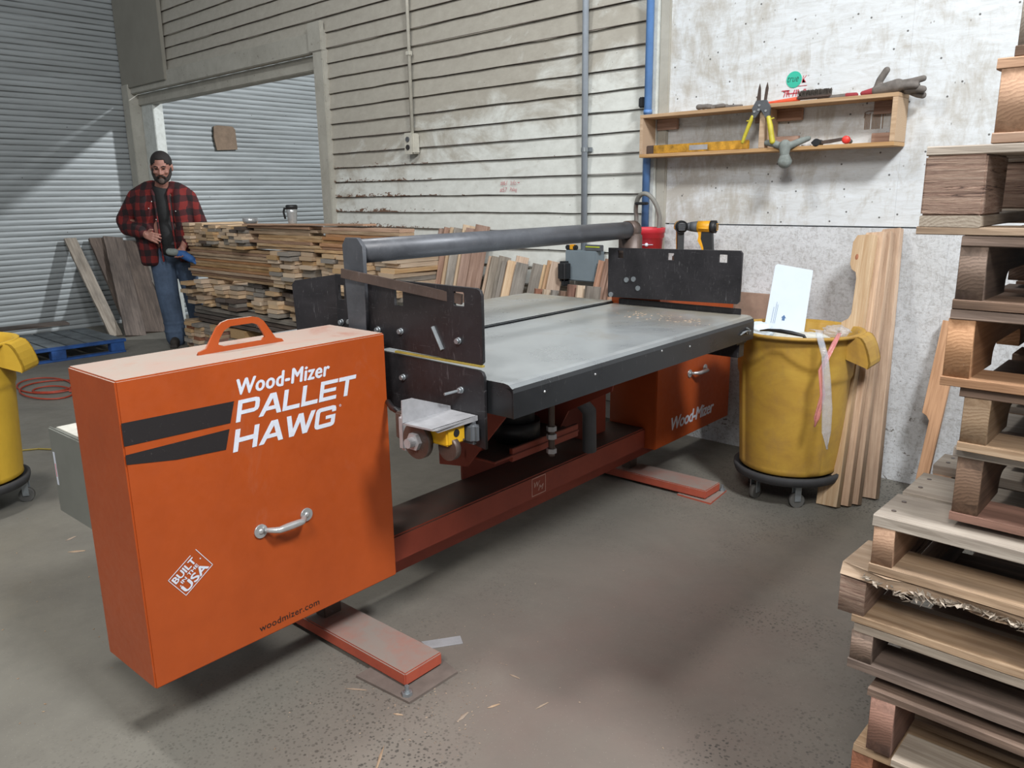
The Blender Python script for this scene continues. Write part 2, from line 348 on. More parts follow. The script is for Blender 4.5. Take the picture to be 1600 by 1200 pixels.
def m_trim():
    k = NT('painted_trim'); P = k.pos(); n = k.noise(P, 5, 7, .7, .4); n2 = k.noise(P, 22, 5, .75)
    c = k.ramp(n, [(.3, lin('#9e9b91')), (.7, lin('#b5b3a9'))]); c = k.mix(k.ramp(n2, [(.62, 0.), (.7, .7)]), c, lin('#5e574e'))
    return k.done(c, .65, 0, n2, .15, .003)
def m_trimw():
    k = NT('white_corner_trim'); P = k.pos(); n2 = k.noise(P, 18, 5, .75)
    return k.done(k.ramp(n2, [(.3, lin('#b9bcb6')), (.6, lin('#d0d4d0')), (.75, lin('#8f8a82'))]), .6, 0, n2, .15, .003)
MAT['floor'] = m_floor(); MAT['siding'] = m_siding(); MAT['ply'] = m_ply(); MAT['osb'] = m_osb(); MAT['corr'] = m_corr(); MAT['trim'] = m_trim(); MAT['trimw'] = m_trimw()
MAT['panel'] = plain('grey_panel_board', '#8c897f', .7, 0, .05, 3)

# ------------------------------------------------------------------ helpers
def setp(o, label=None, cat=None, group=None, kind=None):
    if label: o['label'] = label
    if cat: o['category'] = cat
    if group: o['group'] = group
    if kind: o['kind'] = kind
    return o
def empty(name, label, cat, loc=(0, 0, 0), rotz=0, group=None):
    o = bpy.data.objects.new(name, None); C.objects.link(o); o.location = loc; o.rotation_euler = (0, 0, rotz); o.empty_display_size = .05
    return setp(o, label, cat, group)
def linkmesh(name, me, mat, parent=None, loc=(0, 0, 0), rot=(0, 0, 0), smooth=False):
    o = bpy.data.objects.new(name, me); C.objects.link(o); o.location = loc; o.rotation_euler = rot
    if mat is not None and not me.materials: me.materials.append(MAT[mat] if isinstance(mat, str) else mat)
    if parent is not None: o.parent = parent
    if smooth:
        for p in me.polygons: p.use_smooth = True
    return o
class MB:
    def __init__(s): s.bm = bmesh.new()
    def add(s, vs, fs):
        v = [s.bm.verts.new(x) for x in vs]
        for f in fs:
            try: s.bm.faces.new([v[i] for i in f])
            except ValueError: pass
        return s
    def box(s, a, b, M=None):
        vs = [Vector((x, y, z)) for x in (a[0], b[0]) for y in (a[1], b[1]) for z in (a[2], b[2])]
        if M is not None: vs = [M @ v for v in vs]
        return s.add(vs, [(0, 1, 3, 2), (4, 6, 7, 5), (0, 4, 5, 1), (2, 3, 7, 6), (0, 2, 6, 4), (1, 5, 7, 3)])
    def bbox(s, a, b, r=.003, seg=2, M=None):
        t = bmesh.new(); bmesh.ops.create_cube(t, size=1)
        for v in t.verts: v.co = Vector([(a[i]+b[i])/2+v.co[i]*abs(b[i]-a[i]) for i in range(3)])
        if r > 0: bmesh.ops.bevel(t, geom=t.edges[:], offset=min(r, min(abs(b[i]-a[i]) for i in range(3))*.45), segments=seg, affect='EDGES')
        return s.merge(t, M)
    def merge(s, t, M=None):
        t.verts.index_update(); vs = [(M @ v.co if M is not None else v.co.copy()) for v in t.verts]; fs = [[v.index for v in f.verts] for f in t.faces]
        t.free(); return s.add(vs, fs)
    def tube(s, pts, r, n=12, cap=True, closed=False):
        pts = [Vector(p) for p in pts]; rs = r if isinstance(r, (list, tuple)) else [r]*len(pts); vs = []; fs = []; m = len(pts)
        t0 = (pts[1]-pts[0]).normalized(); up = Vector((0, 0, 1)) if abs(t0.z) < .9 else Vector((1, 0, 0)); u = t0.cross(up).normalized()
        for i, p in enumerate(pts):
            if closed: t = (pts[(i+1) % m]-pts[i-1]).normalized()
            else: t = (pts[min(i+1, m-1)]-pts[max(i-1, 0)]).normalized()
            u = (u-t*u.dot(t)).normalized(); v = t.cross(u)
            for j in range(n):
                a = 2*PI*j/n; vs.append(p+(u*math.cos(a)+v*math.sin(a))*rs[i])
        for i in range(m if closed else m-1):
            for j in range(n):
                a, b = i*n+j, i*n+(j+1) % n; c, d = ((i+1) % m)*n+(j+1) % n, ((i+1) % m)*n+j; fs.append((a, b, c, d))
        if cap and not closed: fs.append(tuple(range(n))[::-1]); fs.append(tuple((m-1)*n+j for j in range(n)))
        return s.add(vs, fs)
    def cyl(s, a, b, r, n=20, r2=None): return s.tube([a, b], [r, r if r2 is None else r2], n)
    def lathe(s, prof, n=32, c=(0, 0, 0), sx=1, sy=1):
        vs = []; fs = []
        for r, z in prof:
            for j in range(n):
                a = 2*PI*j/n; vs.append(Vector((c[0]+r*math.cos(a)*sx, c[1]+r*math.sin(a)*sy, c[2]+z)))
        m = len(prof)
        for i in range(m-1):
            for j in range(n): fs.append((i*n+j, i*n+(j+1) % n, (i+1)*n+(j+1) % n, (i+1)*n+j))
        if prof[0][0] > 1e-5: fs.append(tuple(range(n))[::-1])
        if prof[-1][0] > 1e-5: fs.append(tuple((m-1)*n+j for j in range(n)))
        return s.add(vs, fs)
    def ball(s, c, r, M=None, n=12):
        t = bmesh.new(); bmesh.ops.create_uvsphere(t, u_segments=n*2, v_segments=n, radius=1)
        rr = r if isinstance(r, (list, tuple)) else (r, r, r)
        for v in t.verts: v.co = Vector((v.co.x*rr[0], v.co.y*rr[1], v.co.z*rr[2]))
        if M is not None: bmesh.ops.transform(t, matrix=M, verts=t.verts)
        for v in t.verts: v.co += Vector(c)
        return s.merge(t)
    def cap(s, a, ra, b, rb, n=14, k=5):
        a = Vector(a); b = Vector(b); d = (b-a).normalized(); pts = []; rs = []
        for i in range(k): th = -PI/2+PI/2*i/k+.08; pts.append(a+d*ra*math.sin(th)); rs.append(ra*math.cos(th))
        pts.append(a); rs.append(ra); pts.append(b); rs.append(rb)
        for i in range(1, k+1): th = PI/2*i/k-.08*(i == k); pts.append(b+d*rb*math.sin(th)); rs.append(max(rb*math.cos(th), .0005))
        return s.tube(pts, rs, n)
    def chain(s, pts, rs, n=14):
        for i in range(len(pts)-1): s.cap(pts[i], rs[i], pts[i+1], rs[i+1], n)
        return s
    def prism(s, poly, h0, h1, ax='z', M=None):
        # poly: 2-D outline; extruded along axis ax between h0 and h1
        def P(p, h): return Vector({'z': (p[0], p[1], h), 'y': (p[0], h, p[1]), 'x': (h, p[0], p[1])}[ax])
        n = len(poly); vs = [P(p, h0) for p in poly]+[P(p, h1) for p in poly]
        if M is not None: vs = [M @ v for v in vs]
        return s.add(vs, [tuple(range(n)), tuple(range(2*n-1, n-1, -1))]+[(i, (i+1) % n, n+(i+1) % n, n+i) for i in range(n)])
    def build(s, name, mat=None, parent=None, loc=(0, 0, 0), rot=(0, 0, 0), smooth=False, origin=None):
        bmesh.ops.recalc_face_normals(s.bm, faces=s.bm.faces[:])
        if origin is not None:
            for v in s.bm.verts: v.co -= Vector(origin)
            loc = Vector(loc)+Vector(origin)
        me = bpy.data.meshes.new(name); s.bm.to_mesh(me); s.bm.free()
        o = linkmesh(name, me, mat, parent, loc, rot)
        if smooth:
            for p in me.polygons: p.use_smooth = True
            if smooth == 'auto':
                for p in me.polygons: p.use_smooth = len(p.vertices) <= 4
        return o
def curve_to_mesh(cu, name):
    o = bpy.data.objects.new('tmp', cu); C.objects.link(o)
    dg = bpy.context.evaluated_depsgraph_get(); me = bpy.data.meshes.new_from_object(o.evaluated_get(dg)); me.name = name
    bpy.data.objects.remove(o); bpy.data.curves.remove(cu); return me
def loops_mesh(name, loops, th, M, bevel=0):
    # flat plate with holes, in local xy, thickness th centred on z=0, then moved by M
    cu = bpy.data.curves.new(name, 'CURVE'); cu.dimensions = '2D'; cu.fill_mode = 'BOTH'; cu.extrude = th/2; cu.bevel_depth = bevel
    for lp in loops:
        sp = cu.splines.new('POLY'); sp.points.add(len(lp)-1); sp.use_cyclic_u = True
        for i, p in enumerate(lp): sp.points[i].co = (p[0], p[1], 0, 1)
    me = curve_to_mesh(cu, name); me.transform(M); me.materials.clear(); return me
def rrect(x0, y0, x1, y1, r=.01, k=4, only=None):
    pts = []
    for i, (cx, cy, a0) in enumerate(((x1-r, y0+r, -90), (x1-r, y1-r, 0), (x0+r, y1-r, 90), (x0+r, y0+r, 180))):
        if only is not None and i not in only:
            pts.append([(x1, y0), (x1, y1), (x0, y1), (x0, y0)][i]); continue
        for j in range(k+1): a = math.radians(a0+90*j/k); pts.append((cx+r*math.cos(a), cy+r*math.sin(a)))
    return pts
XZ = Matrix(((1, 0, 0, 0), (0, 0, -1, 0), (0, 1, 0, 0), (0, 0, 0, 1)))      # local xy -> world xz (plate facing y)
YZ = Matrix(((0, 0, 1, 0), (1, 0, 0, 0), (0, 1, 0, 0), (0, 0, 0, 1)))       # local xy -> world yz (plate facing x)
def text_mesh(s, w_, h_, bold=.0, shear=0., spacing=1., extrude=.0006):
    cu = bpy.data.curves.new('text', 'FONT'); cu.body = s; cu.size = 1; cu.offset = min(bold, 0); cu.shear = shear; cu.space_character = spacing; cu.fill_mode = 'BOTH'; cu.resolution_u = 3
    me = curve_to_mesh(cu, 'text')
    xs = [v.co.x for v in me.vertices]; ys = [v.co.y for v in me.vertices]
    x0, x1, y0, y1 = min(xs), max(xs), min(ys), max(ys)
    for v in me.vertices: v.co = Vector(((v.co.x-x0)/(x1-x0)*w_, (v.co.y-y0)/(y1-y0)*h_, 0))
    me.materials.clear()
    if bold > 0:
        bm_t = bmesh.new(); d_ = bold*h_
        for i_, (dx_, dy_) in enumerate(((0, 0), (d_, 0), (-d_, 0), (0, d_*.6), (0, -d_*.6))):
            k0_ = len(bm_t.verts); bm_t.from_mesh(me); bm_t.verts.ensure_lookup_table()
            for v in bm_t.verts[k0_:]: v.co += Vector((dx_, dy_, i_*.00008))
        bm_t.to_mesh(me); bm_t.free()
    return me
def text(name, s, M, w_, h_, mat, parent=None, bold=0., shear=0., spacing=1., base=(0, 0, 0)):
    me = text_mesh(s, w_, h_, bold, shear, spacing); me.transform(M)
    me.transform(Matrix.Translation(-Vector(base)))
    return linkmesh(name, me, mat, parent)
def T(x, y, z): return Matrix.Translation((x, y, z))

# ------------------------------------------------------------------ setting
def structure(o): o['kind'] = 'structure'; return o
structure(MB().box((-14, -3, -.1), (4, 12, 0)).build('floor', 'floor'))
# west wall: corrugated metal, ribs running along y
def corrugated(y0, y1, z0, z1, x, pitch=.0575, amp=.0026):
    vs = []; fs = []; ny = 14; nz = int((z1-z0)/pitch*8)
    for i in range(nz+1):
        z = z0+(z1-z0)*i/nz
        for j in range(ny+1):
            y = y0+(y1-y0)*j/ny; zz = z
            vs.append((x+amp*math.sin(2*PI*z/pitch), y, zz))
    for i in range(nz):
        for j in range(ny): a = i*(ny+1)+j; fs.append((a, a+1, a+ny+2, a+ny+1))
    return MB().add(vs, fs)
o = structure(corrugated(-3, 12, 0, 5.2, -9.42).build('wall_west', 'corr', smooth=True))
# north wall: lap siding
def siding(x0, x1, z0, z1, mb, y=3.92):
    k0 = round((z0-1.262)/.1146); k1 = round((z1-1.262)/.1146)
    for k in range(k0, k1):
        za = 1.262+k*.1146; zb = za+.1146; n = max(2, int((x1-x0)/.18)); vs = []; fs = []
        for i in range(n+1):
            x = x0+(x1-x0)*i/n; j = random.uniform(-.0035, .0035)+.004*math.sin(x*1.3+k)
            vs += [(x, y+.02, za+j), (x, y-.013, za+j), (x, y+.004, zb+.004), (x, y+.02, zb+.004)]
        for i in range(n):
            a = i*4
            fs += [(a, a+1, a+5, a+4), (a+1, a+2, a+6, a+5)]
        mb.add(vs, fs)
    return mb
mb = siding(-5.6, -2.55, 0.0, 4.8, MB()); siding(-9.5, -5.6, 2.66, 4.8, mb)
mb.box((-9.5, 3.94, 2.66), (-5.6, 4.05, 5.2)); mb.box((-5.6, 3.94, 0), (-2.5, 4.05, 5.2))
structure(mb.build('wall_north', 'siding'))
structure(MB().box((-2.44, 3.915, 1.212), (-1.22, 4.05, 5.2)).box((-1.2195, 3.915, 1.212), (3.5, 4.05, 5.2)).build('wall_north', 'ply'))
structure(MB().box((-2.44, 3.912, 0), (-.98, 4.05, 1.205)).box((-.9795, 3.912, 0), (3.5, 4.05, 1.205)).build('wall_north', 'osb'))
# trims
tr = 0
def trim(a, b, mat='trim', r=.006):
    global tr; tr += 1
    return structure(MB().bbox(a, b, r).build('trim_%d' % tr, mat))
trim((-5.72, 3.87, 0), (-5.585, 4.06, 2.66))                 # right post of the opening
trim((-5.76, 3.86, 2.5), (-5.58, 3.9, 2.72))
trim((-9.40, 3.85, 0), (-9.23, 3.99, 2.60))                   # left post
trim((-9.22, 3.97, 0), (-8.93, 4.08, 2.44), 'trimw')         # second post inside the opening
trim((-9.40, 3.88, 2.50), (-5.70, 3.95, 2.655))               # header, two boards
trim((-9.30, 3.95, 2.385), (-5.70, 4.06, 2.50))
trim((-2.565, 3.885, 0), (-2.50, 3.96, 5.2), 'trimw')
trim((-2.50, 3.90, 0), (-2.438, 3.96, 5.2))
structure(MB().bbox((-9.40, 3.86, 2.56), (-8.34, 3.90, 4.6), .004).build('trim_%d' % (tr+1), 'panel')); tr += 1
# cardboard patch on the far corrugated wall
o = MB(); o.prism([(4.885, 2.225), (4.93, 2.24), (5.13, 2.235), (5.16, 2.2), (5.168, 1.965), (4.90, 1.95), (4.875, 2.1)], -9.405, -9.385, 'x')
setp(o.build('cardboard_patch', 'cardboard', origin=(-9.395, 5.02, 1.95)), 'brown cardboard patch fixed to the white corrugated wall beyond the opening', 'patch')

# --- writing on the walls
def on_north(x, z, y=3.90): return T(x, y, z) @ XZ
nw = empty('wall_marking', 'two lines of red handwritten marker on the white lap siding', 'writing', (-3.71, 3.905, 1.40))
for s, x, z, ww, hh in (('#61', -3.705, 1.438, .062, .030), ('Info', -3.615, 1.440, .050, .028), ('-', -3.553, 1.452, .02, .004), ('#57', -3.712, 1.394, .066, .030), ('Palleg', -3.62, 1.392, .062, .032)):
    text('letters', s, on_north(x, z, 3.9035), ww, hh, 'marker_red', nw, -.012, .25, 1.0, (-3.71, 3.905, 1.40))
st = empty('round_sticker', 'round teal sticker with handwriting on the white plywood above the shelf', 'sticker', (-1.741, 3.913, 1.825))
b = Vector((-1.741, 3.913, 1.825))
MB().cyl(Vector((-1.741, 3.912, 1.903))-b, Vector((-1.741, 3.9145, 1.903))-b, .038, 28).build('disc', 'teal', st)
text('letters', 'true', T(-1.772, 3.9105, 1.893) @ XZ, .055, .024, 'marker_dark', st, -.01, .3, 1, b)
rw = empty('wall_marking', 'red handwritten marks on the plywood under and beside the teal sticker', 'writing', (-1.72, 3.913, 1.79))
b = Vector((-1.72, 3.913, 1.79))
text('letters', 'K', T(-1.702, 3.9135, 1.885) @ XZ, .024, .032, 'marker_red', rw, -.012, .2, 1, b)
mb = MB(); mb.box((-1.725, 3.9125, 1.870), (-1.675, 3.914, 1.872), T(*(-b)))
for i, x in enumerate((-1.79, -1.775, -1.762, -1.745, -1.728, -1.712, -1.698, -1.684)):
    mb.add([Vector(p)-b for p in ((x, 3.9125, 1.826), (x+.004, 3.9125, 1.826), (x+.014-.008*(i % 3), 3.9125, 1.856), (x+.009-.008*(i % 3), 3.9125, 1.856))], [(0, 1, 2, 3)])
for a, c in (((-1.80, 1.853), (-1.76, 1.857)), ((-1.775, 1.838), (-1.70, 1.842))): mb.box((a[0], 3.9125, a[1]), (c[0], 3.9138, c[1]), T(*(-b)))
mb.build('marks', 'marker_red', rw)

# --- pipes and conduit
def ring(mb, c, r0, r1, h): mb.cyl((c[0], c[1], c[2]-h/2), (c[0], c[1], c[2]+h/2), r1, 16)
t = empty('conduit_pipe', 'thin cream painted conduit ending in an outlet box on the siding', 'conduit', (-4.55, 3.88, 1.72))
b = Vector((-4.55, 3.88, 1.72))
MB().cyl((0, 0, .09), (0, 0, 3.3), .013, 14).build('pipe', 'conduit', t, smooth='auto')
for z in (.62, 1.3): MB().bbox((-.022, -.016, z), (.022, .014, z+.03), .004).build('clamp', 'conduit', t)
bx = MB().bbox((-.04, -.03, -.045), (.045, .03, .095), .008).bbox((-.052, -.034, -.05), (.03, -.03, .1), .003).build('outlet_box', 'conduit', t)
for z in (.0, .055): MB().cyl((-.012, -.042, z), (-.012, -.033, z), .018, 16).build('socket', 'hole_dark' if z == 0 else 'grey_plastic', bx, smooth='auto')
t = empty('conduit_pipe', 'straight grey metal conduit running up the white siding', 'conduit', (-2.985, 3.875, .98))
MB().cyl((0, 0, 0), (0, 0, 3.9), .0185, 16).build('pipe', 'pipe_grey', t, smooth='auto')
for z in (.64, 1.9): 
    MB().cyl((0, 0, z), (0, 0, z+.025), .022, 16).bbox((-.04, .018, z), (.04, .028, z+.025), .002).build('clamp', 'galv', t)
t = empty('water_pipe', 'bright blue vertical pipe beside the white corner trim', 'pipe', (-2.535, 3.855, .9))
MB().cyl((0, 0, 0), (0, 0, 4.0), .021, 18).build('pipe', 'blue_pipe', t, smooth='auto')
for z in (.9, 1.62): MB().cyl((0, 0, z), (0, 0, z+.02), .024, 18).build('fitting', 'blue_pipe', t, smooth='auto')
MB().bbox((-.055, -.015, .935), (-.022, .02, .99), .006).build('valve', 'black_plastic', t)
t = empty('flexible_conduit', 'grey flexible conduit looping over the blue pipe into the red bucket', 'hose', (-2.42, 3.70, 1.0))
pts = []
for i in range(25):
    a = PI*i/24; pts.append(Vector((-2.455-.075*math.cos(a)-(-2.42), 3.76-.04*math.sin(a)-3.70, 1.25+.125*math.sin(a)-1.0)))
pts = [pts[0]+Vector((.01, .02, -.30)), pts[0]+Vector((0, 0, -.12))]+pts+[pts[-1]+Vector((0, -.005, -.1)), pts[-1]+Vector((-.02, -.02, -.2))]
MB().tube(pts, .0125, 10).build('hose', 'hose', t, smooth='auto')
MB().bbox((-.085, .0, .315), (-.01, .03, .33), .004).build('clamp', 'black_plastic', t)

# --- electrical disconnect box on the siding
t = empty('disconnect_box', 'blue-grey electrical box with a black handle on the siding behind the saw table', 'electrical box', (-2.965, 3.84, .86))
MB().bbox((-.115, -.03, 0), (.12, .06, .185), .006).build('cover', 'box_grey', t)
MB().bbox((-.125, -.1, .0), (-.06, -.03, .12), .015, 3).bbox((-.10, -.085, -.03), (-.075, -.03, .02), .004).build('handle', 'black_plastic', t)
t = empty('spirit_level', 'small yellow-green level lying on top of the blue-grey electrical box', 'level', (-2.875, 3.83, 1.045))
MB().bbox((-.06, -.012, 0), (.065, .012, .036), .003).build('body', 'grey_plastic', t)
MB().bbox((-.055, -.0135, .018), (.055, .0135, .03), .003).build('vial', 'level_green', t)
t = empty('tape_measure', 'small black and yellow tape tool on the grey electrical box', 'tool', (-3.03, 3.83, 1.045))
MB().bbox((-.055, -.015, 0), (.03, .015, .03), .006).build('body', 'black_plastic', t)
MB().bbox((-.02, -.017, .002), (.012, .017, .034), .004).build('case', 'tool_yellow', t)

# ------------------------------------------------------------------ the pallet dismantling machine
TH = 0.036903; MROT = Matrix.Rotation(TH, 4, 'Z')
MBASE = Vector((-1.93, 2.3, 0))                       # base of the machine in its own (rotated) frame
mach = empty('pallet_dismantler', 'orange and black pallet dismantling bandsaw on the concrete floor', 'machine', MROT @ MBASE, TH)
def mp(mb, name, mat, parent=None, smooth=False, origin=None):
    "part of the machine: mesh given in machine coordinates"
    pb = Vector((0, 0, 0)); par = mach
    if parent is not None: par = parent; pb = parent['_o'] if False else Vector(ORG[parent.name])
    og = Vector(origin) if origin is not None else MBASE.copy()
    me_o = mb.build(name, mat, par, (0, 0, 0), (0, 0, 0), smooth)
    for v in me_o.data.vertices: v.co -= og
    me_o.location = og-(pb if parent is not None else MBASE)
    ORG[me_o.name] = tuple(og); return me_o
ORG = {}
def mtext(name, s, y0, z0, w_, h_, mat, parent, x=-1.7955, bold=0., shear=0., spacing=1., rot=0):
    me = text_mesh(s, w_, h_, bold, shear, spacing)
    me.transform(T(x, y0, z0) @ YZ @ Matrix.Rotation(rot, 4, 'Z'))
    og = Vector(ORG[parent.name]); me.transform(T(*(-og))); return linkmesh(name, me, mat, parent)
def mloops(name, loops, th, M, mat, parent=None, bevel=0):
    me = loops_mesh(name, loops, th, M, bevel); og = Vector(ORG[parent.name]) if parent is not None else MBASE
    me.transform(T(*(-og))); return linkmesh(name, me, mat, parent if parent is not None else mach)

FX = -1.7965
# near housing
h1 = mp(MB().bbox((-2.06, .72, .20), (FX, 1.505, .985), .004, 2), 'near_housing', 'orange')
hn = mloops('lifting_handle', [[(.985, .985), (.99, .993), (1.01, .999), (1.045, 1.05), (1.06, 1.062), (1.08, 1.067), (1.15, 1.067), (1.17, 1.062), (1.185, 1.05), (1.218, .999), (1.238, .993), (1.243, .985)],
        [(1.06, .999), (1.045, 1.005), (1.05, 1.02), (1.065, 1.04), (1.085, 1.049), (1.15, 1.049), (1.165, 1.043), (1.18, 1.018), (1.185, 1.006), (1.17, .999)]], .007, T(-1.925, 0, 0) @ YZ, 'orange', h1)
def pull(parent, y0, y1, z0, x=FX):
    mb = MB(); 
    for y in (y0, y1):
        mb.lathe([(.0225, 0), (.0225, .003), (.019, .006), (0, .006)], 20)
    mb = MB()
    for y in (y0, y1):
        mb.cyl((x, y, z0), (x+.005, y, z0), .019, 22); mb.ball((x+.005, y, z0), (.005, .008, .008), n=8)
    pts = []; rs = []
    for i in range(15):
        s = i/14; yy = y0+.010+(y1-y0-.020)*s; pts.append((x+.006+.03*min(1, math.sin(PI*s)*1.7), yy, z0)); rs.append(.0065+.004*math.sin(PI*s))
    mb.tube(pts, rs, 12)
    return mp(mb, 'pull_handle', 'chrome', parent, 'auto')
pull(h1, 1.042, 1.187, .512)
mtext('lettering', 'Wood-Mizer', 1.017, .893, .283, .040, 'white_paint', h1, FX+.0006, .05, .22, 1.08)
W = .20; LET = {   # wide block capitals: outlines in a unit box, shared by both words
 'P': [[(0, 0), (W, 0), (W, .33), (.78, .33), (.95, .40), (1, .52), (1, .82), (.95, .95), (.80, 1), (0, 1)], [(W, .51), (W, .82), (.76, .82), (.80, .78), (.80, .55), (.76, .51)]],
 'A': [[(0, 0), (.22, 0), (.33, .22), (.78, .22), (.86, 0), (1.08, 0), (.72, 1), (.44, 1)], [(.41, .40), (.58, .76), (.71, .40)]],
 'L': [[(0, 0), (.85, 0), (.85, .20), (W, .20), (W, 1), (0, 1)]],
 'E': [[(0, 0), (.92, 0), (.92, .19), (W, .19), (W, .41), (.86, .41), (.86, .59), (W, .59), (W, .81), (.92, .81), (.92, 1), (0, 1)]],
 'T': [[(.37, 0), (.58, 0), (.58, .80), (.95, .80), (.95, 1), (0, 1), (0, .80), (.37, .80)]],
 'H': [[(0, 0), (W, 0), (W, .40), (.80, .40), (.80, 0), (1, 0), (1, 1), (.80, 1), (.80, .60), (W, .60), (W, 1), (0, 1)]],
 'W': [[(.22, 0), (.44, 0), (.66, .62), (.84, 0), (1.06, 0), (1.36, 1), (1.15, 1), (.96, .33), (.77, 1), (.56, 1), (.36, .33), (.20, 1), (0, 1)]],
 'G': [[(.15, 0), (.85, 0), (.96, .05), (1, .16), (1, .56), (.52, .56), (.52, .40), (.80, .40), (.80, .20), (.22, .20), (.20, .24), (.20, .76), (.24, .81), (.80, .81), (.80, .70), (1, .70), (1, .84), (.95, .96), (.83, 1), (.17, 1), (.05, .95), (0, .83), (0, .17), (.05, .05)]]}
def blockword(word, y0, z0, w_, h_, adv):
    tot = sum(adv[c] for c in word)
    x = 0; sc = w_/tot
    for c in word:
        me = loops_mesh('lettering', LET[c], .0006, Matrix.Identity(4)); 
        me.transform(T(FX+.0006, y0, z0) @ YZ @ Matrix(((1, .24, 0, 0), (0, 1, 0, 0), (0, 0, 1, 0), (0, 0, 0, 1))) @ T(x*sc, 0, 0) @ Matrix.Diagonal((sc, h_, 1, 1)))
        me.transform(T(*(-Vector(ORG[h1.name])))); linkmesh('lettering', me, 'white_paint', h1); x += adv[c]
ADV = {'P': 1.03, 'A': 1.13, 'L': .93, 'E': .98, 'T': .97, 'H': 1.08, 'W': 1.40, 'G': 1.02}
blockword('PALLET', 1.002, .823, .378, .056, ADV); blockword('HAWG', .986, .747, .318, .058, ADV)
mtext('lettering', 'o', 1.325, .796, .007, .007, 'white_paint', h1, FX+.0006)
mtext('lettering', 'woodmizer.com', 1.012, .224, .196, .019, 'black_paint', h1, FX+.0006, .008, 0, 1.05)
mb = MB(); X0 = FX+.0004; X1 = FX+.0010
mb.prism([(.722, .831), (.987, .826), (1.003, .880), (.722, .886)], X0, X1, 'x'); mb.prism([(.722, .787), (.84, .768), (.968, .760), (.983, .811), (.722, .810)], X0, X1, 'x')
mp(mb, 'stripes', 'stripe', h1)
# "built in the USA" sticker
RA = math.radians(35)
def ust(s, u, v, w_, h_, b_=.01):
    me = text_mesh(s, w_, h_, b_, 0, 1.0); me.transform(T(FX+.0012, .822, .414) @ YZ @ Matrix.Rotation(RA, 4, 'Z') @ T(u, v, 0)); me.transform(T(*(-Vector(ORG[h1.name])))); return linkmesh('lettering', me, 'white_paint', h1)
mb = MB(); Mu = T(FX, .822, .414) @ YZ @ Matrix.Rotation(RA, 4, 'Z')
W_, H_ = .096, .070
mb.bm.free()
mb = MB()
for a, b in (((0, 0), (W_, .0016)), ((0, H_-.0016), (W_*.8, H_)), ((0, 0), (.0016, H_)), ((W_-.0016, 0), (W_, H_))): mb.box((a[0], a[1], .0008), (b[0], b[1], .0013), Mu)
for c_ in ((.008, .030), (W_-.011, .040)): mb.box((c_[0], c_[1], .0008), (c_[0]+.003, c_[1]+.003, .0013), Mu)
mp(mb, 'decal_border', 'white_paint', h1)
ust('BUILT', .006, .045, .070, .018, .05); ust('IN THE', .016, .0315, .056, .009, .05); ust('USA', .007, .005, .078, .023, .06)
# far housing
h2 = mp(MB().bbox((-2.055, 3.107, .20), (FX, 3.87, .985), .004, 2), 'far_housing', 'orange')
pull(h2, 3.415, 3.575, .516)
mtext('lettering', 'Wood-Mizer', 3.253, .262, .44, .062, 'white_paint', h2, FX+.0006, .05, .22, .92)
# main beam, lower rail, feet
bm_ = mp(MB().bbox((-2.055, 1.50, .203), (-1.852, 3.11, .300), .006, 2), 'main_beam', 'red')
mb = MB(); X0 = -1.8515; X1 = -1.8509
y0, y1, z0, z1 = 2.258, 2.346, .216, .291
for a, b in (((y0, z0), (y1, z0+.003)), ((y0, z1-.003), (y1, z1)), ((y0, z0), (y0+.003, z1)), ((y1-.003, z0), (y1, z1))): mb.box((X0, a[0], a[1]), (X1, b[0], b[1]))
mp(mb, 'emblem_frame', 'pink_paint', bm_)
mtext('lettering', 'W', 2.272, .250, .036, .022, 'pink_paint', bm_, X1, .03, .3); mtext('lettering', 'M', 2.298, .232, .034, .022, 'pink_paint', bm_, X1, .03, .3)
mp(MB().bbox((-2.03, 1.1, .10), (-1.955, 3.5, .203), .006, 2), 'lower_rail', 'red')
for yf, yb in ((1.302, 1.449), (3.13, 3.275)):
    f = mp(MB().bbox((-2.75, yf, .012), (-1.541, yb, .052), .004, 2), 'foot', 'foot')
    mp(MB().bbox((-2.02, yf+.04, .052), (-1.97, yb-.04, .10), .003), 'riser', 'brownsteel', f)
    if yf < 2:
        mp(MB().prism([(-1.70, 1.25), (-1.485, 1.265), (-1.483, 1.455), (-1.70, 1.50)], .0, .008, 'z'), 'base_plate', 'dusty_steel', f)
    else: mp(MB().prism([(-1.68, 3.122), (-1.506, 3.113), (-1.523, 3.31), (-1.68, 3.31)], .0, .008, 'z'), 'base_plate', 'foot', f)
    yb_ = yf-.018 if yf < 2 else yb+.012
    xb_ = -1.515 if yf < 2 else -1.535
    mp(MB().cyl((xb_, yb_, .008), (xb_, yb_, .017), .016, 6).cyl((xb_, yb_, .017), (xb_, yb_, .021), .009, 14).cyl((xb_, yb_, .02), (xb_, yb_, .037), .006, 12), 'anchor_bolt', 'galv', f)
# pedestal and gussets under the table
mb = MB(); mb.prism([(2.07, .30), (2.62, .30), (2.62, .77), (2.07, .77)], -2.055, -2.045, 'x')
ped = mp(mb, 'pedestal', 'red')
mb = MB().prism([(-2.0, .78), (-1.62, .78), (-1.60, .74), (-1.86, .44), (-2.0, .42)], 1.905, 1.913, 'y')
mb.prism([(1.905, .47), (2.02, .445), (2.035, .465), (2.035, .475), (1.905, .50)], -1.87, -1.862, 'x')
mp(mb, 'gusset', 'red')
mb = MB().prism([(-2.0, .78), (-1.55, .78), (-1.58, .66), (-1.78, .55), (-1.84, .44), (-2.0, .42)], 2.40, 2.408, 'y')
mp(mb, 'gusset', 'red')
mp(MB().bbox((-2.0, 1.92, .47), (-1.74, 2.42, .478), .002).bbox((-1.76, 2.02, .45), (-1.745, 2.42, .50), .002), 'motor_shelf', 'red')
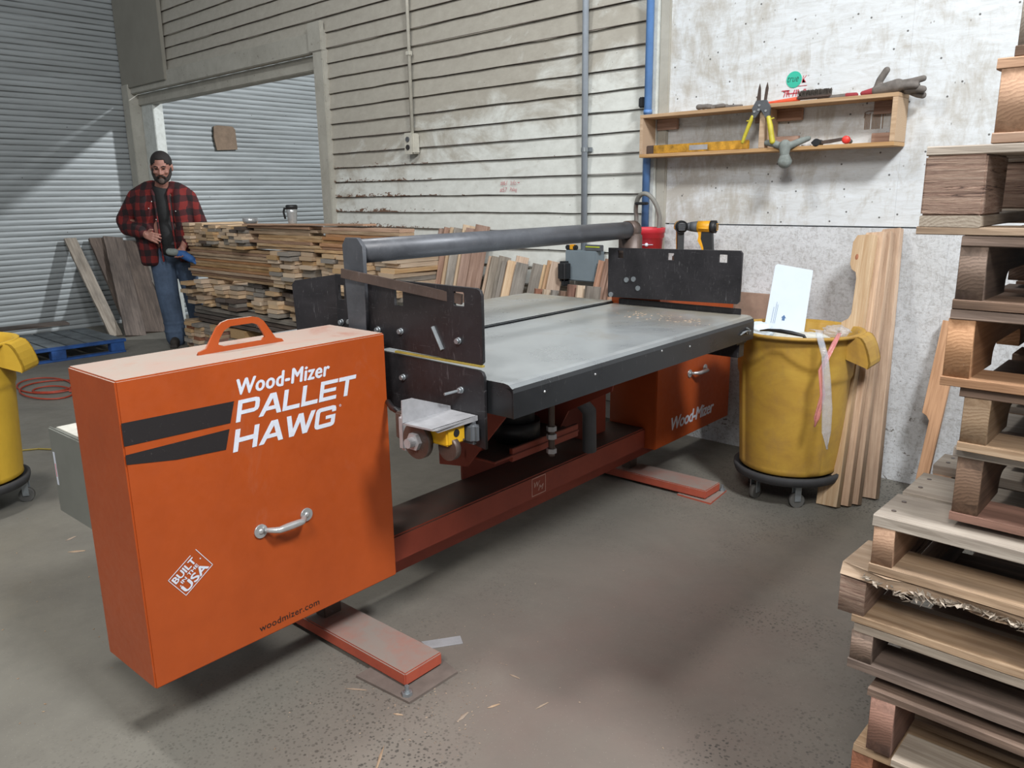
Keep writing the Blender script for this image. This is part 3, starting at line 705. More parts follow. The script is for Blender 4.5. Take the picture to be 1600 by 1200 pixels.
mb = MB(); mb.cyl((-1.85, 2.16, .48), (-1.85, 2.16, .78), .075, 24); mb.cyl((-1.85, 2.16, .50), (-1.85, 2.16, .56), .095, 24)
mp(mb, 'air_cylinder', 'black_plastic', None, 'auto')
mb = MB(); mb.cyl((-1.70, 2.19, .44), (-1.70, 2.19, .72), .012, 12)
rod = mp(mb, 'threaded_rod', 'brownsteel')
for z in (.450, .505, .535): mp(MB().cyl((-1.70, 2.19, z), (-1.70, 2.19, z+.018), .019, 6), 'nut', 'silver', rod)
mp(MB().tube([(-1.83, 2.62, .32), (-1.82, 2.60, .5), (-1.86, 2.5, .62), (-1.9, 2.45, .78)], .03, 12), 'hose', 'grey_plastic', None, 'auto')
mp(MB().bbox((-2.10, 2.77, .30), (-1.97, 2.95, .78), .004), 'support_column', 'red')
# table
TX = -1.345
mb = MB(); mb.bbox((-2.03, 1.565, .872), (TX, 3.10, .88), .002)
mb2 = MB()
prof = [(-2.03, .868), (-1.372, .868), (-1.357, .862), (-1.351, .852), (-1.351, .784), (TX, .784), (TX, .856), (-1.350, .868), (-1.362, .877), (-1.378, .88), (-2.03, .88)]
mb2.prism([(x, z) for x, z in prof], 1.565, 3.10, 'y'); mb2.prism([(-1.80, .868), (TX-.003, .868), (TX-.003, .785), (-1.80, .785)], 1.565, 1.572, 'y'); mb2.prism([(-1.80, .868), (TX-.003, .868), (TX-.003, .785), (-1.80, .785)], 3.093, 3.10, 'y')
tb = mp(mb2, 'front_table', 'table')
mb.bm.free()
mp(MB().bbox((-1.62, 3.0, .715), (-1.36, 3.05, .784), .003).bbox((-1.63, 2.98, .77), (-1.36, 3.07, .784), .002), 'table_bracket', 'black', tb)
mb = MB()
for a, b, c_, d_ in ((2.98, .845, 3.03, .835), (3.02, .86, 3.05, .83), (2.965, .838, 3.06, .842)): mb.tube([(TX+.004, a, b-.02), (TX+.008, (a+c_)/2, (b+d_)/2-.012), (TX+.004, c_, d_-.02)], .003, 6)
mp(mb, 'weld_spatter', 'galv', tb)
for y, z in ((1.70, .835), (1.95, .84), (2.35, .85), (2.55, .835)): mp(MB().ball((TX+.001, y, z), (.003, .004, .004), n=6), 'rivet', 'chrome', tb)
tb2 = mp(MB().prism([(-2.62, 1.62), (-2.11, 1.62), (-2.11, 3.16), (-2.62, 3.16)], .866, .880, 'z').bbox((-2.62, 1.62, .80), (-2.61, 3.16, .87), .002), 'rear_table', 'table')
mp(MB().bbox((-2.085, 1.57, .87), (-2.045, 3.16, .888), .004).bbox((-2.045, 1.57, .85), (-2.03, 3.10, .875), .001).bbox((-2.11, 1.57, .84), (-2.085, 3.16, .862), .001), 'blade_guide_bar', 'table')
# near plates
Mn = T(0, 1.553, 0) @ XZ
hA = [(-2.063, 1.060), (-2.033, 1.060), (-2.033, 1.108), (-2.063, 1.108)]; hB = [(-1.795, 1.062), (-1.755, 1.062), (-1.755, 1.112), (-1.795, 1.112)]; hC = rrect(-1.546, 1.080, -1.504, 1.122, .005)
pl = mloops('near_side_plate', [[(-2.075, .935), (-1.448, .925), (-1.44, .933)]+[(-1.44, 1.115), (-1.445, 1.128), (-1.458, 1.134)]+[(-2.075, 1.139)], hA, hB, hC], .008, Mn, 'black', None, .0012)
ORG[pl.name] = tuple(MBASE)
fl = MB(); fl.add([(-2.075, 1.549, .93), (-2.075, 1.549, 1.139), (-2.205, 1.485, 1.118), (-2.215, 1.48, 1.105), (-2.205, 1.48, .93), (-2.075, 1.557, .93), (-2.075, 1.557, 1.139), (-2.205, 1.493, 1.118), (-2.215, 1.488, 1.105), (-2.205, 1.488, .93)],
    [(0, 1, 2, 3, 4), (5, 9, 8, 7, 6), (0, 5, 6, 1), (1, 6, 7, 2), (2, 7, 8, 3), (3, 8, 9, 4), (4, 9, 5, 0)])
mp(fl, 'infeed_flare', 'black', pl)
lp = mloops('lower_side_plate', [[(-2.05, .745), (-1.487, .745), (-1.487, .69), (-1.437, .684), (-1.437, .89), (-1.443, .903), (-1.456, .907), (-2.05, .918)]], .008, Mn, 'black', None, .0012)
ORG[lp.name] = tuple(MBASE)
bp = lambda mb, x, z, r=.0078, y=1.5485: mb.cyl((x, y, z), (x, y-.006, z), r*1.25, 14).cyl((x, y-.006, z), (x, y-.014, z), r, 6)
for x, z in ((-2.051, .988), (-2.008, .994), (-1.967, .992), (-1.872, .981), (-1.768, .987), (-1.528, .984)): mp(bp(MB(), x, z), 'bolt', 'galv', pl, 'auto')
for x, z in ((-1.767, .846), (-1.524, .843)): mp(bp(MB(), x, z), 'bolt', 'galv', lp, 'auto')
mp(MB().cyl((-1.524, 1.53, .843), (-1.535, 1.49, .84), .004, 8), 'stud', 'galv', lp)
mp(MB().tube([(-1.63, 1.545, 1.014), (-1.594, 1.545, .951)], .006, 6), 'slot_bar', 'galv', pl)
mp(MB().box((-1.80, 1.545, .9185), (-1.44, 1.556, .924)), 'seam_strip', 'cord_yellow', pl)
# rail and posts
rl = mp(MB().cyl((-1.955, 1.548, 1.216), (-1.955, 3.12, 1.216), .0375, 32), 'guard_rail', 'rail', None, 'auto')
mloops('rail_post', [[(-2.0, .97), (-1.915, .97), (-1.912, 1.232), (-1.935, 1.257), (-1.99, 1.257), (-2.008, 1.235)]], .012, T(0, 1.540, 0) @ XZ, 'rail', None, .001)
mp(MB().bbox((-2.0, 3.07, .95), (-1.905, 3.13, 1.20), .006).cyl((-1.955, 3.07, 1.216), (-1.955, 3.13, 1.216), .042, 24), 'rail_post', 'brownsteel', None, 'auto')
# far plate
Mf = T(0, 3.05, 0) @ XZ
fh = [rrect(-1.985, 1.092, -1.953, 1.128, .003), rrect(-1.730, 1.094, -1.697, 1.126, .003), rrect(-1.490, 1.094, -1.451, 1.129, .003)]
fp = mloops('far_side_plate', [[(-2.033, .915), (-1.40, .93), (-1.39, .94), (-1.388, 1.135), (-1.397, 1.145), (-2.033, 1.137)]]+fh, .008, Mf, 'black', None, .0012)
ORG[fp.name] = tuple(MBASE)
for x, z in ((-1.933, .998), (-1.896, 1.003), (-1.872, .964), (-2.015, .926)): mp(MB().cyl((x, 3.046, z), (x, 3.040, z), .0115, 14), 'bolt', 'galv', fp)
mp(MB().bbox((-2.0, 3.085, .872), (-1.40, 3.093, .905), .002), 'table_end_stop', 'black')
# shiny bracket with wheel and yellow control box
br = mp(MB().prism([(1.360, .780), (1.545, .776), (1.545, .790), (1.401, .842), (1.362, .843)], -1.571, -1.567, 'x')
    .prism([(-1.571, 1.365), (-1.463, 1.372), (-1.455, 1.385), (-1.463, 1.545), (-1.571, 1.545)], .774, .779, 'z').prism([(1.372, .779), (1.40, .779), (1.545, .779), (1.545, .765), (1.39, .765)], -1.465, -1.461, 'x'), 'control_bracket', 'silver')
w_ = mp(MB().cyl((-1.575, 1.430, .715), (-1.575, 1.412, .715), .052, 32).cyl((-1.575, 1.45, .715), (-1.575, 1.43, .715), .03, 16), 'guide_roller', 'brownsteel', None, 'auto')
mp(MB().cyl((-1.575, 1.412, .715), (-1.575, 1.400, .715), .026, 6).cyl((-1.575, 1.400, .715), (-1.575, 1.38, .715), .014, 14), 'nut', 'silver', w_)
mp(MB().cyl((-1.49, 1.47, .70), (-1.49, 1.45, .70), .035, 24), 'idler_roller', 'brownsteel', None, 'auto')
mp(MB().bbox((-1.66, 1.42, .67), (-1.63, 1.45, .775), .008, 3), 'switch_housing', 'silver')
mp(MB().bbox((-1.68, 1.43, .70), (-1.55, 1.545, .778), .004), 'roller_mount', 'brownsteel')
yb = mp(MB().bbox((-1.540, 1.432, .712), (-1.470, 1.504, .773), .005, 3), 'control_box', 'yellow_box')
mp(MB().cyl((-1.4705, 1.468, .745), (-1.4685, 1.468, .745), .011, 18), 'button_hole', 'black_plastic', yb)
mb = MB()
for y, z in ((1.441, .765), (1.495, .720)): mp(MB().cyl((-1.4705, y, z), (-1.469, y, z), .003, 8), 'screw', 'brownsteel', yb)
mp(MB().bbox((-1.51, 1.51, .700), (-1.445, 1.545, .765), .012, 3), 'cable_box', 'grey_plastic')
mp(MB().tube([(-1.79, 1.50, .775), (-1.75, 1.48, .768), (-1.70, 1.46, .77), (-1.66, 1.45, .76)], .009, 8).tube([(-1.72, 1.49, .76), (-1.70, 1.45, .78), (-1.67, 1.47, .75)], .006, 6), 'cable', 'black_plastic', None, 'auto')
# electrical enclosure behind the near housing
en = mp(MB().bbox((-2.43, .78, .49), (-2.06, 1.10, .742), .006, 2), 'electrical_enclosure', 'enclosure')
mp(MB().bbox((-2.425, .795, .742), (-2.06, 1.095, .745), .001), 'dusty_lid', 'enclosure_top', en)
mp(MB().bbox((-2.438, .776, .488), (-2.06, .786, .748), .004), 'door', 'enclosure', en)
mp(MB().box((-2.425, .7752, .575), (-2.413, .7758, .675)), 'sticker', 'white_paint', en)
mb = MB(); mb.box((-2.42, .7748, .60), (-2.417, .7752, .64)); mp(mb, 'sticker_mark', 'tool_red', en)
# drive frame seen through the machine
mp(MB().bbox((-2.62, 2.0, .60), (-2.10, 2.06, .80), .004).bbox((-2.62, 2.9, .60), (-2.10, 2.96, .80), .004), 'rear_support', 'red')
mp(MB().bbox((-2.60, 2.85, .30), (-2.50, 2.95, .80), .004).bbox((-2.60, 2.05, .05), (-2.50, 2.15, .80), .004) if False else MB().bbox((-2.60, 3.13, .05), (-2.50, 3.23, .866), .004), 'rear_leg', 'red')
# flat steel bar resting on the near plate
o = MB().bbox((-.24, -.004, -.0145), (.24, .004, .0145), .001)
fb = o.build('flat_bar', 'brownsteel', None, MROT @ Vector((-1.757, 1.535, 1.125)), (0, math.radians(6.1), TH+.09))
setp(fb, 'dark rusty flat steel bar lying across the black near side plate of the machine', 'bar')
# metal shim under the foot
o = MB().bbox((-.07, -.022, 0), (.07, .022, .004), .001).build('metal_strip', 'silver', None, MROT @ Vector((-1.64, 1.535, .0)), (0, 0, 1.0))
setp(o, 'bright metal strip lying on the floor beside the near orange foot', 'metal strip')

# ------------------------------------------------------------------ wooden boards
def boardmesh(name, L, W, Tk, seed=0, jag=0.0, bow=0.0):
    rd = random.Random(seed); n = max(4, int(L/.08)); mb = MB(); vs = []; fs = []
    for i in range(n+1):
        x = -L/2+L*i/n; b = bow*math.sin(PI*i/n); e = .0012
        c = .0015
        for (y, z) in ((-W/2+c, -Tk/2), (W/2-c, -Tk/2), (W/2, -Tk/2+c), (W/2, Tk/2-c), (W/2-c, Tk/2), (-W/2+c, Tk/2), (-W/2, Tk/2-c), (-W/2, -Tk/2+c)):
            jx = rd.uniform(-jag, jag)*.3 if i in (0, n) else 0
            vs.append((x+jx, y+rd.uniform(-e, e)+(rd.uniform(-jag, jag) if y < 0 else 0), z+b+rd.uniform(-e, e)*.6))
    for i in range(n):
        for j in range(8): a = i*8; fs.append((a+j, a+(j+1) % 8, a+8+(j+1) % 8, a+8+j))
    fs.append(tuple(range(8))[::-1]); fs.append(tuple(n*8+j for j in range(8)))
    mb.add(vs, fs); bmesh.ops.recalc_face_normals(mb.bm, faces=mb.bm.faces[:])
    me = bpy.data.meshes.new(name); mb.bm.to_mesh(me); mb.bm.free(); return me
def stringer_loop(L=1.22, H=.089, notch=True):
    p = [(-L/2, -H/2)]
    if notch:
        for s in (-1, 1):
            x0, x1 = (-L/2+.15, -L/2+.38) if s < 0 else (L/2-.38, L/2-.15); r = .025; d = .038
            p += [(x0, -H/2), (x0, -H/2+d-r)]+[(x0+r-r*math.cos(a), -H/2+d-r+r*math.sin(a)) for a in (.4, .8, 1.2, 1.57)]
            p += [(x1-r+r*math.sin(a), -H/2+d-r+r*math.cos(a)) for a in (0, .4, .8, 1.2)]+[(x1, -H/2+d-r), (x1, -H/2)]
    p += [(L/2, -H/2), (L/2, H/2), (-L/2, H/2)]; return p
def stringermesh(name, L=1.22, H=.089, W=.038, notch=True):
    me = loops_mesh(name, [stringer_loop(L, H, notch)], W, XZ, .0012); return me
def copyobj(src, loc, rot, parent=None, mat=None):
    o = src.copy(); C.objects.link(o); o.location = loc; o.rotation_euler = rot; o.parent = parent; return o
_bm = {}
def board(name, L, W, Tk, mat, loc, rot, parent=None, label=None, cat=None, group=None, seed=0, jag=0.0, bow=0.0):
    key = (round(L, 3), round(W, 3), round(Tk, 4), seed, jag, bow, mat)
    if key not in _bm:
        me = boardmesh(name, L, W, Tk, seed, jag, bow); me.materials.append(MAT[mat]); _bm[key] = me
    o = bpy.data.objects.new(name, _bm[key]); C.objects.link(o); o.location = loc; o.rotation_euler = rot
    if parent is not None: o.parent = parent
    return setp(o, label, cat, group)

# --- the tall stack of pallets at the right.  Levels measured: zt = top of deck, zb = bottom of lower boards
def pallet(label, x0, y0, z0, z1, mats, top_t=.016, bot_t=.016, W=1.02, L=1.2, sh=None, sw=.038, block=False, rot=0.0, gap_boards=((0, .14), (.16, .14), (.37, .09), (.52, .14), (.70, .10), (.86, .14), (1.06, .14)), bot=((0, .10), (.55, .10), (1.10, .10)), notch=True, jag=0.0, lead=0.0):
    t = empty('pallet', label, 'pallet', (x0, y0, z0), rot, 'pallets in the tall stack at the right edge')
    dm, smt, bmt = mats; rd = random.Random(int(z0*1000))
    H = z1-z0-top_t-bot_t; extra = .018 if block else 0
    for i, (y, wd) in enumerate(gap_boards):
        board('deck_board', W, wd, top_t, dm, (W/2+rd.uniform(-.006, .006), y+wd/2, H+bot_t+top_t/2), (0, 0, rd.uniform(-.004, .004)), t, seed=i, jag=jag if i == 0 else 0)
    for y, wd in bot:
        board('bottom_board', W, wd, bot_t, bmt, (W/2+lead, y+wd/2, bot_t/2), (0, 0, 0), t, seed=3)
    if abs(z0-.687) < .01:
        for y, wd in gap_boards[:3]:
            for yy in (.3, .72): MB().cyl((sw/2+.004, y+wd*yy, H+bot_t+top_t), (sw/2+.004, y+wd*yy, H+bot_t+top_t+.0012), .0045, 8).build('nail', 'brownsteel', t)
    if block:
        for x in (.003, W/2-.045, W-.095):
            for y in (.0, .53, 1.06):
                o = MB().bbox((0, 0, 0), (.09, .14, H-extra), .003).build('block', 'laminate', t, (x, y, bot_t+extra))
            board('stringer_board', 1.2, .09, extra, dm, (x+.045, .6, bot_t+extra/2), (0, 0, PI/2), t)
    else:
        key = ('s', round(H, 3), sw, notch)
        if key not in _bm: _bm[key] = stringermesh('stringer', L, H, sw, notch)
        for i, x in enumerate((.003+sw/2, W/2, W-sw/2-.003)):
            me = _bm[key].copy() if not _bm[key].materials else _bm[key]
            k2 = key+(smt,)
            if k2 not in _bm: m_ = _bm[key].copy(); m_.materials.clear(); m_.materials.append(MAT[smt]); _bm[k2] = m_
            o = bpy.data.objects.new('stringer', _bm[k2]); C.objects.link(o); o.parent = t; o.location = (x, L/2+.003, bot_t+H/2); o.rotation_euler = (0, 0, PI/2)
    return t
P_ = [
 ('reddish pallet lying on the floor, lowest in the tall stack', -.45, 1.46, 0.0, .148, ('pallet_brown', 'pallet_red', 'pallet_brown')),
 ('pallet second from the floor in the tall stack with a tan top board', -.435, 1.45, .15, .308, ('pallet_tan', 'pallet_red', 'pallet_tan')),
 ('pallet third from the floor, orange stringer end and worn grey bottom board', -.405, 1.43, .309, .452, ('pallet_brown', 'pallet_red', 'pallet_grey')),
 ('low brown pallet fourth from the floor with small dark stringer ends', -.455, 1.44, .475, .572, ('pallet_grey', 'pallet_brown', 'pallet_brown')),
 ('pallet fifth from the floor with a splintered top board and layered block end', -.485, 1.44, .573, .686, ('pallet_tan', 'laminate', 'pallet_tan')),
 ('pallet with pale deck boards sticking out to the left, below the dark green-stained block', -.432, 1.435, .687, .800, ('pallet_grey', 'pallet_orange', 'pallet_tan')),
 ('dark-stringered pallet with a green paint stain on its stringer end', -.318, 1.47, .812, .945, ('pallet_grey', 'pallet_brown', 'pallet_red')),
 ('pallet with a knot-free pale stringer end above the green-stained one', -.315, 1.45, .946, 1.056, ('pallet_brown', 'pallet_tan', 'pallet_tan')),
 ('pallet with an orange stringer end showing a round knot', -.350, 1.44, 1.057, 1.186, ('pallet_brown', 'pallet_orange', 'pallet_orange')),
 ('pallet with a dark rough stringer end just below the block pallet', -.345, 1.44, 1.187, 1.305, ('pallet_brown', 'pallet_brown', 'pallet_brown')),
 ('block pallet with layered plywood blocks and a pale grey top board', -.412, 1.44, 1.306, 1.446, ('pallet_grey', 'laminate', 'pallet_tan')),
 ('light orange pallet on top of the block pallet', -.320, 1.45, 1.447, 1.572, ('pallet_orange', 'pallet_orange', 'pallet_orange')),
 ('weathered grey pallet topmost in view of the tall stack', -.305, 1.46, 1.573, 1.70, ('pallet_brown', 'pallet_grey', 'pallet_brown')),
]
for i, (lb, x, y, z0, z1, mats) in enumerate(P_):
    kw = {}
    if i == 10: kw = dict(block=True, top_t=.014, bot_t=.013)
    if i == 3: kw = dict(top_t=.018, bot_t=.020, gap_boards=((0, .15), (.30, .1), (.55, .1), (.8, .1), (1.06, .14)))
    if i == 4: kw = dict(jag=.014, top_t=.022, sw=.046, notch=False, bot_t=.016, gap_boards=((.0, .14), (.30, .12), (.6, .12), (.9, .12), (1.06, .14)), lead=.03)
    if i == 5: kw = dict(top_t=.022, bot_t=.018, sw=.035)
    if i == 6: kw = dict(lead=-.0)
    if i == 2: kw = dict(lead=.05, sw=.042)
    pallet(lb, x, y, z0, z1, mats, **kw)
# fragments: green stain on one stringer end, torn fibres, wedges
g = MB(); rd = random.Random(4)
for k in range(330):
    x = -.44+rd.random()*.40; a = Vector((x, 1.436+rd.uniform(-.004, .012), .675-rd.random()*.022*(.5+.5*math.sin(x*31))))
    u = Vector((rd.uniform(-1, 1)*1.6, rd.uniform(-1, 1)*.5, rd.uniform(-1, 1)*.8)).normalized()*rd.uniform(.004, .013); v = u.cross(Vector((rd.uniform(-1, 1), rd.uniform(-1, 1), 1))).normalized()*rd.uniform(.0015, .005); w3 = u.cross(v).normalized()*.0015
    g.add([a-u, a+v, a+u, a-v, a+w3], [(0, 1, 4), (1, 2, 4), (2, 3, 4), (3, 0, 4), (0, 3, 2, 1)])
setp(g.build('torn_wood_fibres', 'pallet_grey', origin=(-.27, 1.437, .66)), 'torn splintered wood fibres hanging from the broken top board of the pallet stack', 'splinters', kind='stuff')
st_ = MB().prism([(.006, .05), (.022, .035), (.028, .07), (.018, .095), (.008, .085)], -.0012, -.0004, 'y')
so = st_.build('paint_stain', 'teal', None, (-.318, 1.473, .80)); 
so.parent = [o for o in C.objects if o.get('label', '').startswith('dark-stringered')][0]; so.location = (0, .003, -.005); so.name = 'paint_stain'
so.data.materials[0] = plain('dark_teal_stain', '#2a5a50', .9)

# --- notched stringers leaning on the wall right of the yellow can
def lean_between(o, foot, top, facing):
    "orient o (long axis x) from foot to top, its y axis close to `facing`"
    X = (Vector(top)-Vector(foot)).normalized(); Y = Vector(facing); Y = (Y-X*Y.dot(X)).normalized(); Z = X.cross(Y)
    M = Matrix((X, Y, Z)).transposed().to_4x4(); M.translation = (Vector(foot)+Vector(top))/2; o.matrix_world = M; return o
LS = [((-1.215, 3.385, .004), (-1.283, 3.755, 1.175), 'pine', 'pale notched pallet stringer with a knot hole leaning nearest the yellow can'),
      ((-1.182, 3.430, .004), (-1.258, 3.795, 1.185), 'leaning', 'brown notched stringer leaning second from the yellow can'),
      ((-1.155, 3.475, .004), (-1.238, 3.835, 1.185), 'leaning', 'narrow stringer leaning third from the yellow can'),
      ((-1.120, 3.600, .004), (-1.215, 3.878, 1.200), 'leaning', 'outermost stringer of the leaning four, farthest from the yellow can')]
for i, (a, b, m, lb) in enumerate(LS):
    L_ = (Vector(b)-Vector(a)).length
    me = loops_mesh('pallet_stringer', [[( -L_/2, .048), (-L_/2+.0, -.045), (L_/2, -.045), (L_/2, .03), (L_/2-.03, .046), (L_/2-.13, .046), (L_/2-.155, .036), (L_/2-.17, .015), (L_/2-.20, .008), (L_/2-.36, .008), (L_/2-.385, .02), (L_/2-.40, .048), (-L_/2+.46, .048), (-L_/2+.445, .02), (-L_/2+.42, .008), (-L_/2+.25, .008), (-L_/2+.225, .02), (-L_/2+.21, .048)]], .036, Matrix.Identity(4), .0015)
    o = linkmesh('pallet_stringer', me, m)
    lean_between(o, a, b, (-1, .12, .0)); setp(o, lb, 'board', 'notched stringers leaning beside the yellow can')
    if i == 0:
        kb = MB().ball((0, 0, 0), (.018, .010, .008), n=8).build('knot', 'pallet_red', o, (L_/2-.10, .02, .0145))
# single reddish stringer standing behind the pallet stack
me = loops_mesh('pallet_stringer', [[(-.40, -.04), (.40, -.04), (.40, .04), (-.02, .04), (-.03, .02), (-.05, .005), (-.4, .005)]], .04, Matrix.Identity(4), .0015)
o = linkmesh('pallet_stringer', me, 'pallet_orange'); lean_between(o, (-.955, 3.72, .02), (-.915, 3.88, .80), (-1, -.1, 0)); setp(o, 'reddish notched stringer leaning on the wall behind the pallet stack', 'board')

# --- boards leaning on the lap siding behind the machine
def leaning_group(x0, x1, top, n, mats, label, group, seed, wd=.09):
    rd = random.Random(seed)
    for i in range(n):
        x = x0+(x1-x0)*(i+.5)/n; L_ = top/.97+rd.uniform(-.035, .015); off = rd.uniform(0, .05)
        o = board('leaning_board', round(L_, 2), wd, .018, mats[rd.randrange(len(mats))], (0, 0, 0), (0, 0, 0), seed=i % 4)
        yaw = rd.uniform(-.25, .25)+.9
        lean_between(o, (x-.02, 3.58-off, .012), (x+.03, 3.845-off, L_*.96), (math.cos(yaw), math.sin(yaw), 0)); setp(o, label, 'board', group)
leaning_group(-4.22, -3.82, 1.165, 7, ('pinkish', 'pine', 'pinkish', 'grey_wood'), 'tall board leaning on the siding in the group left of centre, beside the lumber stack', 'tall boards leaning on the siding beside the lumber stack', 3, .10)
leaning_group(-3.73, -3.43, .98, 8, ('grey_wood', 'pine', 'leaning'), 'short board standing on edge in the crowded middle group against the siding', 'boards in the crowded middle group on the siding', 5, .08)
leaning_group(-3.33, -3.13, .975, 4, ('grey_wood', 'leaning', 'pine'), 'short wide board in the small group left of the blue-grey electrical box', 'boards left of the electrical box', 8, .085)
leaning_group(-2.84, -2.66, 1.0, 4, ('pinkish', 'pinkish'), 'pinkish board standing in front of the blue-grey electrical box', 'pinkish boards by the electrical box', 9, .08)
rd = random.Random(12)
for i in range(7):
    x = -3.02+i*.062; top = .835 if i < 4 else .875
    o = board('offcut_block', .84 if i < 4 else .88, .085, .028, ('pallet_red', 'pine', 'grey_wood', 'pallet_brown')[i % 4], (0, 0, 0), (0, 0, 0), seed=i % 3)
    lean_between(o, (x-.02, 3.40, .01), (x+.02, 3.50, top), (math.cos(1.0), math.sin(1.0), 0)); setp(o, 'short reddish offcut standing in the low front row below the electrical box', 'board', 'low row of offcuts below the electrical box')

# --- lumber stack
nb = 0
def lb(name, L_, W_, T_, mat, loc, rot, label, group, seed=0):
    global nb; nb += 1
    return board(name, L_, W_, T_, mat, loc, rot, None, label, 'board', group, seed)
rd = random.Random(21)
YF = 3.40
def ends(x0, x1, z0, z1, T_, W_, mats, label, group, jit=.05, L_=.42, skip=.04, y=YF):
    n = max(1, int((x1-x0)/(W_+.006))); m = max(1, int((z1-z0)/(T_+.001)))
    for i in range(n):
        jj = rd.uniform(-jit, jit)
        for k in range(m):
            if k == m-1 and rd.random() < skip*3: continue
            j = jj+rd.uniform(-jit, jit)*.5
            lb('lumber_board', L_, W_, T_, mats[rd.randrange(len(mats))], (x0+(i+.5)*(x1-x0)/n+rd.uniform(-.008, .008), y+L_/2+j, z0+(k+.5)*(z1-z0)/m), (0, rd.uniform(-.012, .012), PI/2+rd.uniform(-.05, .05)), label, group, rd.randrange(3))
def sides(x0, x1, z0, z1, T_, mats, label, group, rows=1, ej=.06, y=YF, tilt=0.0, W_=.13):
    m = max(1, int((z1-z0)/(T_+.001))); n = max(1, round((x1-x0)/1.15))
    for k in range(m):
        for r in range(rows):
            for i in range(n):
                a = x0+(x1-x0)*i/n; b = x0+(x1-x0)*(i+1)/n; L_ = round(b-a-.01, 1); c_ = (a+b)/2+rd.uniform(-ej, ej)*(1 if n == 1 or i in (0, n-1) else .3)
                lb('lumber_board', L_, W_, T_, mats[rd.randrange(len(mats))], (c_, y+W_/2+r*(W_+.01)+rd.uniform(-.012, .012), z0+(k+.5)*(z1-z0)/m), (0, rd.uniform(-.003, .003)+tilt, rd.uniform(-.01, .01)), label, group, rd.randrange(3))
fresh = ('pine', 'pine2', 'pine', 'pine2', 'grey_wood'); mixd = ('pine2', 'grey_wood', 'dark_wood', 'pine', 'pine')
ends(-7.28, -6.98, .962, 1.165, .027, .13, ('pine', 'pine2'), 'pale board end at the top left corner of the lumber stack beside the man', 'top left corner boards of the lumber stack', .02)
ends(-6.97, -6.10, .962, 1.150, .025, .13, mixd, 'board end in the uneven dark and pale top tier of the lumber stack', 'uneven top tier boards of the lumber stack', .06)
sides(-6.08, -4.20, .975, 1.165, .022, ('pine2', 'pallet_orange', 'pine2', 'pine'), 'thin orange-brown board lying lengthwise in the top tier of the lumber stack', 'lengthwise boards in the top tier', 1, .14)
lb('lumber_board', 1.6, .12, .012, 'pallet_orange', (-5.35, 3.44, 1.176), (0, -.012, .02), 'loose warped reddish board lying on the very top of the lumber stack', None)
sides(-7.22, -5.75, .680, .955, .022, ('pine2', 'pallet_orange', 'pine2'), 'long board lying lengthwise in the shaded middle tier of the lumber stack', 'lengthwise boards in the middle tier', 1, .03)
ends(-5.72, -4.15, .680, .970, .030, .16, ('pine', 'pine2', 'pine', 'grey_wood'), 'board end in the right middle tier of the stack behind the guard rail', 'end-on boards in the middle tier', .07)
ends(-7.28, -5.20, .425, .672, .031, .15, ('pine2', 'pine', 'grey_wood', 'dark_wood', 'pine'), 'uneven board end in the lower tier above the dark boards of the stack', 'end-on boards in the lower tier', .08)
sides(-7.20, -4.95, .265, .415, .03, ('dark_wood', 'grey_wood', 'dark_wood'), 'dark weathered long board under the lower tier of the lumber stack', 'dark long boards under the lower tier', 1, .04, YF-.02)
ends(-7.42, -6.60, .0, .255, .030, .13, ('pine2', 'pallet_red', 'grey_wood'), 'short board end in the bottom left pile at the foot of the stack', 'bottom left pile of the lumber stack', .05, .42, .05, YF-.06)
ends(-6.55, -5.0, .0, .255, .08, .24, ('grey_wood', 'pine2'), 'thick bottom board supporting the dark boards of the lumber stack', 'bottom boards of the lumber stack', .06)
# filling rows behind keep the tiers carried
for z0, z1 in ((0, .26), (.42, .675), (.68, .96)):
    pass
# tumbler and glass on the stack
t = empty('travel_mug', 'stainless travel mug with a black lid and handle standing on the lumber stack', 'mug', (-5.60, 3.50, 1.166))
MB().lathe([(0, 0), (.030, 0), (.033, .02), (.040, .10), (.043, .125), (0, .125)], 24).build('body', 'chrome', t, smooth='auto')
MB().lathe([(0, .125), (.045, .125), (.046, .15), (.038, .158), (0, .158)], 24).build('lid', 'black_plastic', t, smooth='auto')
MB().tube([(-.042, -.01, .125), (-.075, -.02, .13), (-.088, -.02, .10), (-.07, -.02, .05)], .008, 8).build('handle', 'black_plastic', t, smooth='auto')
t = empty('glass_bowl', 'small shiny clear-grey bowl on the lumber stack near the man', 'bowl', (-6.25, 3.50, 1.166))
MB().lathe([(0, 0), (.05, 0), (.062, .02), (.064, .05), (.058, .05), (.05, .01), (0, .008)], 24).build('bowl', 'chrome', t, smooth='auto')

# --- old boards leaning on the corrugated wall and the blue pallet
for i, (a, b, L_, W_, m, lbl) in enumerate((
    ((-8.50, 3.13, .0), (-9.36, 3.10, .98), 0, .12, 'grey_wood', 'narrow grey board leaning on the corrugated wall, left of the others'),
    ((-8.52, 3.33, .0), (-9.36, 3.36, .97), 0, .14, 'dark_wood', 'dark plank leaning behind the wide weathered plank'),
    ((-8.36, 3.27, .0), (-9.32, 3.53, .97), 0, .20, 'dark_wood', 'wide weathered brown plank leaning on the corrugated wall'),
    ((-8.42, 3.50, .0), (-9.36, 3.72, .92), 0, .24, 'dark_wood', 'dark reddish plank leaning just left of the man'),
    ((-8.32, 3.74, .0), (-9.3, 3.82, .80), 0, .12, 'grey_wood', 'pale board leaning behind the man'))):
    L_ = (Vector(b)-Vector(a)).length
    o = board('plank', round(L_, 2), W_, .03, m, (0, 0, 0), (0, 0, 0), seed=i, jag=.004); lean_between(o, a, b, (0, 1, 0)); setp(o, lbl, 'plank', 'planks leaning on the corrugated wall')
